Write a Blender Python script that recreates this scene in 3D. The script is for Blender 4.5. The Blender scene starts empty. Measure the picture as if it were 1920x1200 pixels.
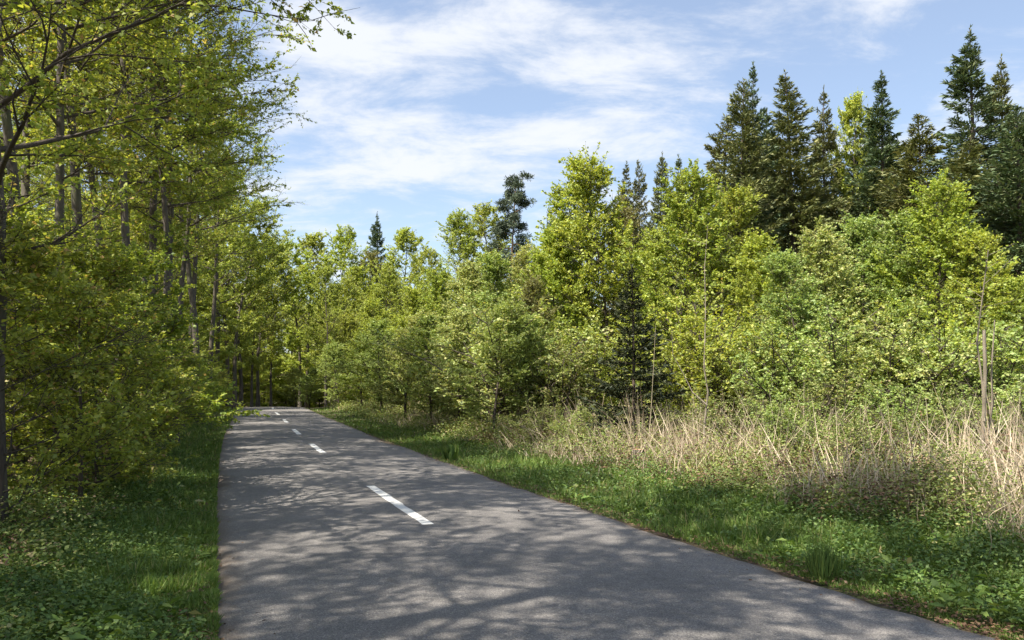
import bpy, math
import numpy as np

# ------------------------------------------------------------------ camera, sky, sun, exposure
SC = bpy.context.scene
COL = SC.collection
EYE = 1.75                      # camera height over the road
FPX, CX, HY = 1500.0, 960.0, 722.0   # focal length, principal column, horizon row measured on the 1920 px photograph

cam_d = bpy.data.cameras.new('camera')
cam = bpy.data.objects.new('camera', cam_d)
COL.objects.link(cam)
cam.location = (0, 0, EYE)
cam.rotation_euler = (math.radians(90), 0, 0)
cam_d.sensor_width = 36
cam_d.lens = 36 * FPX / 1920
cam_d.shift_y = (HY - 600) / 1920
cam_d.clip_start = 0.05
cam_d.clip_end = 6000
SC.camera = cam

SUN_EL = math.radians(57)
SUN_H = np.array([-0.75, -0.66])           # horizontal direction towards the sun
SUN_H /= np.linalg.norm(SUN_H)
world = bpy.data.worlds.new('World')
SC.world = world
world.use_nodes = True


def build_world():
    nt = world.node_tree
    nt.nodes.clear()
    N, L = nt.nodes, nt.links
    out = N.new('ShaderNodeOutputWorld')
    bg = N.new('ShaderNodeBackground')
    bg.inputs['Strength'].default_value = 0.106
    sky = N.new('ShaderNodeTexSky')
    sky.sky_type = 'NISHITA'
    sky.sun_disc = False
    sky.sun_elevation = SUN_EL
    sky.sun_rotation = math.atan2(SUN_H[0], SUN_H[1])
    sky.air_density = 1.0
    sky.dust_density = 1.2
    sky.ozone_density = 1.3
    tc = N.new('ShaderNodeTexCoord')
    sep = N.new('ShaderNodeSeparateXYZ')
    L.new(tc.outputs['Generated'], sep.inputs[0])

    def m(op, a, b=None, c=None, clamp=False):
        n = N.new('ShaderNodeMath')
        n.operation = op
        n.use_clamp = clamp
        for i, v in enumerate((a, b, c)):
            if v is None:
                continue
            if isinstance(v, (int, float)):
                n.inputs[i].default_value = v
            else:
                L.new(v, n.inputs[i])
        return n.outputs[0]

    x, y, z = sep.outputs
    az = m('ARCTAN2', x, y)
    el = m('ARCSINE', z)
    # layer coordinates of a cloud sheet overhead, softened towards the horizon
    zz = m('ADD', m('MAXIMUM', z, 0.0), 0.22)
    comb = N.new('ShaderNodeCombineXYZ')
    L.new(m('DIVIDE', x, zz), comb.inputs[0])
    L.new(m('DIVIDE', y, zz), comb.inputs[1])

    def noise(scale, detail, rough, offs, dist=0.0, stretch=(1, 1, 1)):
        mp = N.new('ShaderNodeMapping')
        mp.inputs['Location'].default_value = offs
        mp.inputs['Scale'].default_value = stretch
        L.new(comb.outputs[0], mp.inputs[0])
        t = N.new('ShaderNodeTexNoise')
        t.inputs['Scale'].default_value = scale
        t.inputs['Detail'].default_value = detail
        t.inputs['Roughness'].default_value = rough
        t.inputs['Distortion'].default_value = dist
        L.new(mp.outputs[0], t.inputs['Vector'])
        return t.outputs['Fac']

    big = noise(1.5, 10, 0.60, (3.1, 1.7, 0.0), 0.3, (0.8, 1.1, 1))
    fine = noise(4.6, 12, 0.64, (9.0, 4.0, 2.0), 0.25, (0.75, 1.2, 1))
    # where the banks of cloud stand (azimuth, elevation, half widths in radians, amount)
    banks = [(-0.13, 0.385, 0.11, 0.06, 0.24), (-0.25, 0.40, 0.07, 0.08, 0.18), (0.0, 0.305, 0.16, 0.022, 0.16),
             (-0.20, 0.245, 0.16, 0.028, 0.20), (0.13, 0.275, 0.12, 0.022, 0.14), (0.19, 0.385, 0.11, 0.045, 0.26), (0.06, 0.37, 0.06, 0.03, 0.10),
             (-0.01, 0.455, 0.05, 0.022, 0.18), (0.47, 0.425, 0.14, 0.022, 0.22), (0.62, 0.39, 0.08, 0.03, 0.10),
             (-0.05, 0.215, 0.25, 0.03, 0.10), (-0.28, 0.31, 0.08, 0.03, 0.10),
             (-0.5, 0.36, 0.18, 0.12, 0.08), (0.42, 0.33, 0.14, 0.05, -0.16), (0.08, 0.335, 0.10, 0.015, -0.07), (0.32, 0.47, 0.10, 0.03, -0.14), (-0.06, 0.335, 0.12, 0.012, -0.10)]
    acc = None
    for a0, e0, wa, we, amp in banks:
        da = m('MULTIPLY', m('SUBTRACT', az, a0), 1 / wa)
        de = m('MULTIPLY', m('SUBTRACT', el, e0), 1 / we)
        r2 = m('ADD', m('MULTIPLY', da, da), m('MULTIPLY', de, de))
        g = m('MULTIPLY', m('POWER', 2.718, m('MULTIPLY', r2, -1.0)), amp)
        acc = g if acc is None else m('ADD', acc, g)
    dens = m('ADD', m('ADD', m('MULTIPLY', big, 0.45), m('MULTIPLY_ADD', fine, 1.1, -0.275)), acc)
    mr = N.new('ShaderNodeMapRange')
    mr.interpolation_type = 'SMOOTHSTEP'
    mr.inputs['From Min'].default_value = 0.47
    mr.inputs['From Max'].default_value = 0.82
    mr.inputs['To Min'].default_value = 0.17
    mr.inputs['To Max'].default_value = 0.94
    L.new(dens, mr.inputs['Value'])
    mix = N.new('ShaderNodeMix')
    mix.data_type = 'RGBA'
    L.new(mr.outputs[0], mix.inputs['Factor'])
    L.new(sky.outputs[0], mix.inputs['A'])
    mix.inputs['B'].default_value = (4.35, 4.5, 4.8, 1)
    L.new(mix.outputs['Result'], bg.inputs['Color'])
    L.new(bg.outputs[0], out.inputs[0])


build_world()
sun_d = bpy.data.lights.new('sun', 'SUN')
sun_d.energy = 5.0
sun_d.angle = math.radians(0.53)
sun_d.color = (1.0, 0.93, 0.81)
sun = bpy.data.objects.new('sun', sun_d)
COL.objects.link(sun)
# the lamp shines along its local -Z; point it from the sun to the ground
_to = np.array([SUN_H[0] * math.cos(SUN_EL), SUN_H[1] * math.cos(SUN_EL), math.sin(SUN_EL)])
from mathutils import Vector, Matrix
sun.rotation_euler = Vector(_to).to_track_quat('Z', 'Y').to_euler()
sun.location = (-30, -15, 40)
vs = SC.view_settings
vs.view_transform = 'Standard'
vs.look = 'None'
vs.gamma = 1
vs.use_curve_mapping = False
vs.exposure = 1.07
SC.render.engine = 'CYCLES'
cy = SC.cycles
cy.max_bounces = 6
cy.diffuse_bounces = 4
cy.glossy_bounces = 2
cy.transmission_bounces = 4
cy.transparent_max_bounces = 4
cy.caustics_reflective = False
cy.caustics_refractive = False
cy.use_adaptive_sampling = True
cy.adaptive_threshold = 0.02
cy.use_denoising = True

# ------------------------------------------------------------------ materials
MATS = {}


def nodes_of(name):
    mt = bpy.data.materials.new(name)
    mt.use_nodes = True
    mt.node_tree.nodes.clear()
    MATS[name] = mt
    return mt, mt.node_tree.nodes, mt.node_tree.links


def ramp(N, stops):
    r = N.new('ShaderNodeValToRGB')
    el = r.color_ramp.elements
    while len(el) < len(stops):
        el.new(0.5)
    for e, (p, c) in zip(el, stops):
        e.position = p
        e.color = (*c, 1)
    return r


def leaf_mat(name, stops, trans=0.42, gloss=0.05, hue_var=0.009, val_var=0.35, tmul=(1.22, 1.15, 0.65)):
    mt, N, L = nodes_of(name)
    out = N.new('ShaderNodeOutputMaterial')
    geo = N.new('ShaderNodeNewGeometry')
    oi = N.new('ShaderNodeObjectInfo')
    r = ramp(N, stops)
    L.new(geo.outputs['Random Per Island'], r.inputs[0])
    hsv = N.new('ShaderNodeHueSaturation')
    mr = N.new('ShaderNodeMapRange')
    mr.inputs['To Min'].default_value = 0.5 - hue_var
    mr.inputs['To Max'].default_value = 0.5 + hue_var
    L.new(oi.outputs['Random'], mr.inputs['Value'])
    L.new(mr.outputs[0], hsv.inputs['Hue'])
    # clump to clump differences of leaf age across the crown
    tx = N.new('ShaderNodeTexCoord')
    nz = N.new('ShaderNodeTexNoise')
    nz.inputs['Scale'].default_value = 0.9
    nz.inputs['Detail'].default_value = 3
    L.new(tx.outputs['Object'], nz.inputs['Vector'])
    mv = N.new('ShaderNodeMapRange')
    mv.inputs['From Min'].default_value = 0.3
    mv.inputs['From Max'].default_value = 0.7
    mv.inputs['To Min'].default_value = 1 - val_var * 0.6
    mv.inputs['To Max'].default_value = 1 + val_var * 0.6
    L.new(nz.outputs['Fac'], mv.inputs['Value'])
    L.new(mv.outputs[0], hsv.inputs['Value'])
    L.new(r.outputs[0], hsv.inputs['Color'])
    df = N.new('ShaderNodeBsdfDiffuse')
    L.new(hsv.outputs[0], df.inputs[0])
    tm = N.new('ShaderNodeMix')
    tm.data_type = 'RGBA'
    tm.blend_type = 'MULTIPLY'
    tm.inputs['Factor'].default_value = 1
    L.new(hsv.outputs[0], tm.inputs['A'])
    tm.inputs['B'].default_value = (*tmul, 1)
    tr = N.new('ShaderNodeBsdfTranslucent')
    L.new(tm.outputs['Result'], tr.inputs[0])
    m1 = N.new('ShaderNodeMixShader')
    m1.inputs[0].default_value = trans
    L.new(df.outputs[0], m1.inputs[1])
    L.new(tr.outputs[0], m1.inputs[2])
    gl = N.new('ShaderNodeBsdfGlossy')
    gl.inputs['Roughness'].default_value = 0.6
    gl.inputs['Color'].default_value = (0.9, 0.95, 1, 1)
    m2 = N.new('ShaderNodeMixShader')
    m2.inputs[0].default_value = gloss * 0.6
    L.new(m1.outputs[0], m2.inputs[1])
    L.new(gl.outputs[0], m2.inputs[2])
    L.new(m2.outputs[0], out.inputs[0])
    return mt


leaf_mat('beech_leaf', [(0, (0.212, 0.277, 0.043)), (0.5, (0.327, 0.403, 0.068)), (0.93, (0.465, 0.484, 0.091)), (1, (0.529, 0.329, 0.155))], trans=0.52)
leaf_mat('beech_leaf_green', [(0, (0.163, 0.252, 0.033)), (0.6, (0.297, 0.389, 0.053)), (1, (0.459, 0.481, 0.073))], trans=0.45)
leaf_mat('yellow_leaf', [(0, (0.229, 0.309, 0.051)), (0.5, (0.348, 0.43, 0.072)), (0.95, (0.458, 0.496, 0.082)), (1, (0.438, 0.337, 0.109))], trans=0.42)
leaf_mat('lime_leaf', [(0, (0.256, 0.334, 0.055)), (0.5, (0.386, 0.474, 0.078)), (1, (0.53, 0.548, 0.09))], trans=0.42)
leaf_mat('hazel_leaf', [(0, (0.212, 0.309, 0.071)), (0.5, (0.327, 0.43, 0.108)), (1, (0.482, 0.516, 0.167))], trans=0.38, gloss=0.06)
leaf_mat('sallow_leaf', [(0, (0.292, 0.374, 0.106)), (0.6, (0.439, 0.494, 0.153)), (1, (0.606, 0.552, 0.235))], trans=0.35, gloss=0.06)
leaf_mat('far_leaf', [(0, (0.241, 0.307, 0.049)), (0.5, (0.341, 0.416, 0.072)), (1, (0.502, 0.516, 0.113))], trans=0.40)
leaf_mat('bud_leaf', [(0, (0.20, 0.17, 0.07)), (0.5, (0.25, 0.24, 0.08)), (1, (0.27, 0.29, 0.08))], trans=0.4)
leaf_mat('spruce_needle', [(0, (0.075, 0.117, 0.055)), (0.6, (0.124, 0.173, 0.073)), (1, (0.198, 0.215, 0.094))], trans=0.15, gloss=0.05, hue_var=0.012, tmul=(1, 1, 0.8))
leaf_mat('spruce_needle_olive', [(0, (0.112, 0.13, 0.044)), (0.6, (0.185, 0.199, 0.065)), (1, (0.272, 0.25, 0.095))], trans=0.15, gloss=0.05, hue_var=0.012, tmul=(1, 1, 0.8))
leaf_mat('pine_needle', [(0, (0.058, 0.085, 0.049)), (1, (0.124, 0.143, 0.078))], trans=0.08, gloss=0.05, hue_var=0.01, tmul=(1, 1, 0.8))
leaf_mat('dark_needle', [(0, (0.022, 0.032, 0.012)), (0.6, (0.042, 0.055, 0.02)), (1, (0.08, 0.085, 0.03))], trans=0.08, gloss=0.05, hue_var=0.01, tmul=(1, 1, 0.8))
leaf_mat('grass_blade', [(0, (0.086, 0.146, 0.024)), (0.6, (0.152, 0.241, 0.04)), (0.9, (0.238, 0.317, 0.066)), (1, (0.437, 0.368, 0.185))], trans=0.35, gloss=0.05)
leaf_mat('herb_leaf', [(0, (0.06, 0.12, 0.028)), (0.6, (0.11, 0.194, 0.037)), (1, (0.192, 0.268, 0.064))], trans=0.3, gloss=0.05)
leaf_mat('bramble_leaf', [(0, (0.149, 0.196, 0.051)), (0.55, (0.245, 0.311, 0.07)), (0.85, (0.351, 0.376, 0.118)), (1, (0.438, 0.311, 0.198))], trans=0.3, gloss=0.05)
leaf_mat('dry_stalk', [(0, (0.302, 0.226, 0.151)), (0.5, (0.493, 0.402, 0.286)), (1, (0.672, 0.572, 0.432))], trans=0.1, gloss=0.03, hue_var=0.01, tmul=(1, 1, 1))
leaf_mat('brown_litter', [(0, (0.09, 0.05, 0.03)), (0.5, (0.17, 0.1, 0.055)), (1, (0.27, 0.18, 0.1))], trans=0.1, gloss=0.04, hue_var=0.01, tmul=(1, 1, 1))


def bark_mat(name, c0, c1, moss=0.0):
    mt, N, L = nodes_of(name)
    out = N.new('ShaderNodeOutputMaterial')
    b = N.new('ShaderNodeBsdfPrincipled')
    b.inputs['Roughness'].default_value = 0.88
    tx = N.new('ShaderNodeTexCoord')
    mp = N.new('ShaderNodeMapping')
    mp.inputs['Scale'].default_value = (9, 9, 1.6)
    L.new(tx.outputs['Object'], mp.inputs[0])
    nz = N.new('ShaderNodeTexNoise')
    nz.inputs['Scale'].default_value = 2.2
    nz.inputs['Detail'].default_value = 7
    nz.inputs['Roughness'].default_value = 0.65
    L.new(mp.outputs[0], nz.inputs['Vector'])
    r = ramp(N, [(0.3, c0), (0.7, c1)])
    L.new(nz.outputs['Fac'], r.inputs[0])
    n2 = N.new('ShaderNodeTexNoise')
    n2.inputs['Scale'].default_value = 1.3
    n2.inputs['Detail'].default_value = 5
    L.new(tx.outputs['Object'], n2.inputs['Vector'])
    mr = N.new('ShaderNodeMapRange')
    mr.inputs['From Min'].default_value = 0.5
    mr.inputs['From Max'].default_value = 0.68
    mr.inputs['To Max'].default_value = moss
    L.new(n2.outputs['Fac'], mr.inputs['Value'])
    mx = N.new('ShaderNodeMix')
    mx.data_type = 'RGBA'
    L.new(mr.outputs[0], mx.inputs['Factor'])
    L.new(r.outputs[0], mx.inputs['A'])
    mx.inputs['B'].default_value = (0.075, 0.10, 0.03, 1)
    L.new(mx.outputs['Result'], b.inputs['Base Color'])
    bp = N.new('ShaderNodeBump')
    bp.inputs['Strength'].default_value = 0.6
    bp.inputs['Distance'].default_value = 0.03
    L.new(nz.outputs['Fac'], bp.inputs['Height'])
    L.new(bp.outputs[0], b.inputs['Normal'])
    L.new(b.outputs[0], out.inputs[0])


bark_mat('beech_bark', (0.055, 0.044, 0.035), (0.15, 0.125, 0.10), 0.4)
bark_mat('twig_bark', (0.04, 0.03, 0.024), (0.10, 0.078, 0.058), 0.2)
bark_mat('pale_bark', (0.17, 0.14, 0.10), (0.38, 0.32, 0.25), 0.15)
bark_mat('spruce_bark', (0.06, 0.042, 0.032), (0.15, 0.11, 0.085), 0.2)
bark_mat('pine_bark', (0.20, 0.11, 0.06), (0.38, 0.24, 0.14), 0.0)
bark_mat('cut_wood', (0.33, 0.17, 0.09), (0.52, 0.33, 0.21), 0.0)


def ground_mat():
    mt, N, L = nodes_of('forest_soil')
    out = N.new('ShaderNodeOutputMaterial')
    b = N.new('ShaderNodeBsdfPrincipled')
    b.inputs['Roughness'].default_value = 0.95
    tx = N.new('ShaderNodeTexCoord')
    n1 = N.new('ShaderNodeTexNoise')
    n1.inputs['Scale'].default_value = 0.5
    n1.inputs['Detail'].default_value = 8
    n1.inputs['Roughness'].default_value = 0.7
    L.new(tx.outputs['Object'], n1.inputs['Vector'])
    v = N.new('ShaderNodeTexVoronoi')
    v.inputs['Scale'].default_value = 16
    L.new(tx.outputs['Object'], v.inputs['Vector'])
    r1 = ramp(N, [(0.32, (0.075, 0.05, 0.03)), (0.5, (0.13, 0.095, 0.055)), (0.62, (0.075, 0.09, 0.03)), (0.75, (0.06, 0.085, 0.022))])
    L.new(n1.outputs['Fac'], r1.inputs[0])
    hs = N.new('ShaderNodeMix')
    hs.data_type = 'RGBA'
    hs.blend_type = 'OVERLAY'
    hs.inputs['Factor'].default_value = 0.45
    L.new(r1.outputs[0], hs.inputs['A'])
    L.new(v.outputs['Color'], hs.inputs['B'])
    g2 = N.new('ShaderNodeMix')
    g2.data_type = 'RGBA'
    g2.inputs['Factor'].default_value = 0.55
    L.new(hs.outputs['Result'], g2.inputs['A'])
    L.new(r1.outputs[0], g2.inputs['B'])
    L.new(g2.outputs['Result'], b.inputs['Base Color'])
    bp = N.new('ShaderNodeBump')
    bp.inputs['Strength'].default_value = 0.8
    bp.inputs['Distance'].default_value = 0.05
    L.new(v.outputs['Distance'], bp.inputs['Height'])
    L.new(bp.outputs[0], b.inputs['Normal'])
    L.new(b.outputs[0], out.inputs[0])


def asphalt_nodes(N, L):
    """speckled, worn chip asphalt; returns colour and height outputs"""
    tx = N.new('ShaderNodeTexCoord')
    vo = N.new('ShaderNodeTexVoronoi')
    vo.inputs['Scale'].default_value = 130
    L.new(tx.outputs['Object'], vo.inputs['Vector'])
    sp = N.new('ShaderNodeSeparateColor')
    L.new(vo.outputs['Color'], sp.inputs[0])
    chip = ramp(N, [(0.0, (0.095, 0.092, 0.09)), (0.45, (0.15, 0.143, 0.137)), (0.85, (0.215, 0.203, 0.193)), (1.0, (0.32, 0.30, 0.275))])
    L.new(sp.outputs[0], chip.inputs[0])
    # long worn patches and stains
    n1 = N.new('ShaderNodeTexNoise')
    n1.inputs['Scale'].default_value = 0.55
    n1.inputs['Detail'].default_value = 7
    n1.inputs['Roughness'].default_value = 0.6
    L.new(tx.outputs['Object'], n1.inputs['Vector'])
    r1 = ramp(N, [(0.3, (0.74, 0.74, 0.75)), (0.7, (1.2, 1.18, 1.16))])
    L.new(n1.outputs['Fac'], r1.inputs[0])
    n2 = N.new('ShaderNodeTexNoise')
    n2.inputs['Scale'].default_value = 7
    n2.inputs['Detail'].default_value = 8
    n2.inputs['Roughness'].default_value = 0.75
    L.new(tx.outputs['Object'], n2.inputs['Vector'])
    r2 = ramp(N, [(0.3, (0.82, 0.81, 0.81)), (0.7, (1.15, 1.14, 1.13))])
    L.new(n2.outputs['Fac'], r2.inputs[0])
    a = N.new('ShaderNodeMix')
    a.data_type = 'RGBA'
    a.blend_type = 'MULTIPLY'
    a.inputs['Factor'].default_value = 1
    L.new(chip.outputs[0], a.inputs['A'])
    L.new(r1.outputs[0], a.inputs['B'])
    c = N.new('ShaderNodeMix')
    c.data_type = 'RGBA'
    c.blend_type = 'MULTIPLY'
    c.inputs['Factor'].default_value = 1
    L.new(a.outputs['Result'], c.inputs['A'])
    L.new(r2.outputs[0], c.inputs['B'])
    # fine cracks where the surface is tired
    wv = N.new('ShaderNodeTexNoise')
    wv.inputs['Scale'].default_value = 2.2
    wv.inputs['Detail'].default_value = 4
    L.new(tx.outputs['Object'], wv.inputs['Vector'])
    va = N.new('ShaderNodeVectorMath')
    va.operation = 'MULTIPLY_ADD'
    L.new(wv.outputs['Color'], va.inputs[0])
    va.inputs[1].default_value = (0.5, 0.5, 0)
    L.new(tx.outputs['Object'], va.inputs[2])
    cr = N.new('ShaderNodeTexVoronoi')
    cr.feature = 'DISTANCE_TO_EDGE'
    cr.inputs['Scale'].default_value = 0.62
    L.new(va.outputs[0], cr.inputs['Vector'])
    cm = N.new('ShaderNodeMapRange')
    cm.inputs['From Min'].default_value = 0.004
    cm.inputs['From Max'].default_value = 0.012
    cm.inputs['To Min'].default_value = 0.78
    cm.inputs['To Max'].default_value = 1.0
    L.new(cr.outputs['Distance'], cm.inputs['Value'])
    cmask = N.new('ShaderNodeMapRange')
    cmask.inputs['From Min'].default_value = 0.50
    cmask.inputs['From Max'].default_value = 0.58
    L.new(n1.outputs['Fac'], cmask.inputs['Value'])
    cx_ = N.new('ShaderNodeMix')
    cx_.data_type = 'FLOAT'
    L.new(cmask.outputs[0], cx_.inputs['Factor'])
    cx_.inputs['A'].default_value = 1.0
    L.new(cm.outputs[0], cx_.inputs['B'])
    d = N.new('ShaderNodeMix')
    d.data_type = 'RGBA'
    d.blend_type = 'MULTIPLY'
    d.inputs['Factor'].default_value = 1
    L.new(c.outputs['Result'], d.inputs['A'])
    L.new(cx_.outputs['Result'], d.inputs['B'])
    return tx, d.outputs['Result'], vo.outputs['Distance'], n2.outputs['Fac']


def road_mat():
    mt, N, L = nodes_of('asphalt')
    out = N.new('ShaderNodeOutputMaterial')
    b = N.new('ShaderNodeBsdfPrincipled')
    b.inputs['Roughness'].default_value = 0.82
    tx, colr, h, n2 = asphalt_nodes(N, L)
    # dirt washed over the crumbling edge (attribute: distance to the edge in metres)
    at_ = N.new('ShaderNodeAttribute')
    at_.attribute_name = 'edge'
    e = N.new('ShaderNodeMath')
    e.operation = 'MULTIPLY_ADD'
    L.new(n2, e.inputs[0])
    e.inputs[1].default_value = -0.75
    L.new(at_.outputs['Fac'], e.inputs[2])
    mr = N.new('ShaderNodeMapRange')
    mr.inputs['From Min'].default_value = -0.32
    mr.inputs['From Max'].default_value = -0.05
    mr.inputs['To Min'].default_value = 0.75
    mr.inputs['To Max'].default_value = 0.0
    L.new(e.outputs[0], mr.inputs['Value'])
    mx = N.new('ShaderNodeMix')
    mx.data_type = 'RGBA'
    L.new(mr.outputs[0], mx.inputs['Factor'])
    L.new(colr, mx.inputs['A'])
    mx.inputs['B'].default_value = (0.12, 0.085, 0.055, 1)
    L.new(mx.outputs['Result'], b.inputs['Base Color'])
    bp = N.new('ShaderNodeBump')
    bp.inputs['Strength'].default_value = 0.45
    bp.inputs['Distance'].default_value = 0.006
    L.new(h, bp.inputs['Height'])
    L.new(bp.outputs[0], b.inputs['Normal'])
    L.new(b.outputs[0], out.inputs[0])

    mt, N, L = nodes_of('road_paint')
    out = N.new('ShaderNodeOutputMaterial')
    b = N.new('ShaderNodeBsdfPrincipled')
    b.inputs['Roughness'].default_value = 0.6
    tx, colr, h, n2 = asphalt_nodes(N, L)
    r = ramp(N, [(0.29, (0.12, 0.12, 0.12)), (0.43, (0.96, 0.96, 0.96))])
    L.new(n2, r.inputs[0])
    mx = N.new('ShaderNodeMix')
    mx.data_type = 'RGBA'
    L.new(r.outputs[0], mx.inputs['Factor'])
    L.new(colr, mx.inputs['A'])
    mx.inputs['B'].default_value = (0.70, 0.69, 0.66, 1)
    L.new(mx.outputs['Result'], b.inputs['Base Color'])
    bp = N.new('ShaderNodeBump')
    bp.inputs['Strength'].default_value = 0.3
    bp.inputs['Distance'].default_value = 0.004
    L.new(h, bp.inputs['Height'])
    L.new(bp.outputs[0], b.inputs['Normal'])
    L.new(b.outputs[0], out.inputs[0])


ground_mat()
road_mat()

# ------------------------------------------------------------------ mesh helpers


def mesh_from(name, V, F, mat, smooth=False):
    """V (n,3), F (m,k) all faces with k corners"""
    me = bpy.data.meshes.new(name)
    V = np.asarray(V, np.float32)
    F = np.asarray(F, np.int32)
    k = F.shape[1]
    me.vertices.add(len(V))
    me.vertices.foreach_set('co', V.ravel())
    me.loops.add(F.size)
    me.loops.foreach_set('vertex_index', F.ravel())
    me.polygons.add(len(F))
    me.polygons.foreach_set('loop_start', np.arange(0, F.size, k, dtype=np.int32))
    if smooth:
        me.polygons.foreach_set('use_smooth', np.ones(len(F), bool))
    me.update(calc_edges=True)
    me.materials.append(MATS[mat])
    return me


def unit(v):
    return v / (np.linalg.norm(v, axis=-1, keepdims=True) + 1e-9)


def leaf_geo(P, A, Nn, L, W, mid=0.45, fold=0.10, droop=0.12):
    """one folded rhombic leaf per row: base P, axis A, normal Nn, length L, width W"""
    L = np.asarray(L)[:, None]
    W = np.asarray(W)[:, None]
    A = unit(A)
    B = unit(np.cross(Nn, A))
    Nn = np.cross(A, B)
    n = len(P)
    V = np.empty((n, 4, 3), np.float32)
    V[:, 0] = P
    V[:, 1] = P + A * L * mid + B * W * 0.5 + Nn * L * fold
    V[:, 2] = P + A * L - Nn * L * droop
    V[:, 3] = P + A * L * mid - B * W * 0.5 + Nn * L * fold
    F = np.arange(n * 4, dtype=np.int32).reshape(n, 4)
    return V.reshape(-1, 3), F


class Tubes:
    def __init__(self):
        self.V, self.F, self.n = [], [], 0

    def add(self, pts, rad, sides):
        pts = np.asarray(pts, float)
        k = len(pts)
        T = np.gradient(pts, axis=0)
        T = unit(T)
        ref = np.array([0.31, 0.95, 0.05]) if abs(T[:, 2]).mean() > 0.6 else np.array([0.05, 0.1, 1.0])
        U = unit(np.cross(T, ref))
        Wv = np.cross(T, U)
        a = np.linspace(0, 2 * np.pi, sides, endpoint=False)
        ring = pts[:, None] + np.asarray(rad)[:, None, None] * (np.cos(a)[None, :, None] * U[:, None] + np.sin(a)[None, :, None] * Wv[:, None])
        self.V.append(ring.reshape(-1, 3))
        i = np.arange(k - 1)[:, None] * sides
        j = np.arange(sides)[None]
        j2 = (j + 1) % sides
        f = np.stack([i + j, i + j2, i + sides + j2, i + sides + j], -1).reshape(-1, 4) + self.n
        self.F.append(f)
        self.n += k * sides

    def mesh(self, name, mat):
        return mesh_from(name, np.concatenate(self.V), np.concatenate(self.F), mat, True)


def path(rng, p0, d0, length, n, wander, up):
    pts = [np.array(p0, float)]
    d = unit(np.array(d0, float))
    st = length / (n - 1)
    for _ in range(n - 1):
        pts.append(pts[-1] + d * st)
        d = unit(d + rng.normal(0, wander, 3) + np.array([0, 0, up]))
    return np.array(pts)


def along(pts, t):
    f = t * (len(pts) - 1)
    i = min(int(f), len(pts) - 2)
    w = f - i
    return pts[i] * (1 - w) + pts[i + 1] * w, unit(pts[i + 1] - pts[i])


class Leaves:
    def __init__(self):
        self.P, self.A, self.N, self.L = [], [], [], []

    def twig(self, rng, a, b, n, size, flat=0.6, spread=0.9):
        """n leaves along the twig a-b, alternating to its two sides, lying more or less flat"""
        t = rng.uniform(0.12, 1.05, n)[:, None]
        d = unit(b - a)
        side = unit(np.cross(d, [0, 0, 1.0]) + 1e-4)
        s = rng.choice([-1, 1], n)[:, None]
        P = a + (b - a) * t + rng.normal(0, 0.25 * size, (n, 3))
        A = d * rng.uniform(0.2, 1.0, (n, 1)) + side * s * rng.uniform(0.3, 1.0, (n, 1)) * spread + rng.normal(0, 0.35, (n, 3)) + np.array([0, 0, -0.15])
        Nn = np.array([0, 0, 1.0]) * flat + rng.normal(0, 1 - flat * 0.6, (n, 3))
        self.P.append(P)
        self.A.append(A)
        self.N.append(Nn)
        self.L.append(size * rng.uniform(0.45, 1.4, n))

    def mesh(self, name, mat, ratio=0.62, **kw):
        L = np.concatenate(self.L)
        V, F = leaf_geo(np.concatenate(self.P), np.concatenate(self.A), np.concatenate(self.N), L, L * ratio, **kw)
        return mesh_from(name, V, F, mat)


# ------------------------------------------------------------------ objects


def link(name, me, parent=None, loc=(0, 0, 0)):
    o = bpy.data.objects.new(name, me)
    COL.objects.link(o)
    o.location = loc
    if parent is not None:
        o.parent = parent
    return o


def tag(o, label=None, cat=None, group=None, kind=None):
    if label:
        o['label'] = label
    if cat:
        o['category'] = cat
    if group:
        o['group'] = group
    if kind:
        o['kind'] = kind
    return o


# ------------------------------------------------------------------ the lie of the land
_Z = np.arange(-60, 400, 0.5)
_key = np.array([[-60, 22.6], [0, 0.15], [5.49, -1.95], [9.44, -3.44], [16.6, -6.05], [30.5, -10.9], [54.7, -19.0], [65.6, -22.3], [85, -27.2], [110, -31.5], [140, -33.5], [400, -30]])
_xl = np.interp(_Z, _key[:, 0], _key[:, 1])
_g = np.exp(-0.5 * (np.arange(-16, 17) * 0.5 / 3.0) ** 2)
_xl = np.convolve(np.pad(_xl, 16, mode='reflect', reflect_type='odd'), _g / _g.sum(), 'valid')
ROADW = 5.28
_xl = _xl - 0.14 * np.clip((40 - _Z) / 15, 0, 1)


def xl(y):
    return np.interp(y, _Z, _xl)


def xr(y):
    return xl(y) + ROADW + 0.28 * np.clip((14 - np.asarray(y, float)) / 9, 0, 1)


def base_z(y):
    y = np.asarray(y, float)
    d = np.clip(y - 56, 0, 30)
    e = np.clip(y - 86, 0, 40)
    return -0.001 * d ** 2 - 0.06 * e * (1 - e / 80)


def zg(x, y):
    x = np.asarray(x, float)
    y = np.asarray(y, float)
    dl = np.clip((xl(y) - x - 0.6) / 6, 0, 1)
    dr = np.clip((x - xr(y) - 0.8) / 8, 0, 1)
    und = 0.16 * np.sin(x * 0.7 + 1.3) * np.cos(y * 0.55) + 0.22 * np.sin(x * 0.21 + y * 0.17)
    verge = -0.05 * np.clip((np.maximum(xl(y) - x, x - xr(y))) / 0.3, 0, 1)
    return base_z(y) + verge + und * (dl + dr) + 0.35 * dl * 0.6 + 0.55 * dr


def at(px, Z):
    x = (px - CX) / FPX * Z
    return np.array([x, Z, float(zg(x, Z))])


def height_to(py, Z, ground):
    return (HY - py) / FPX * Z + EYE - ground


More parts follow.
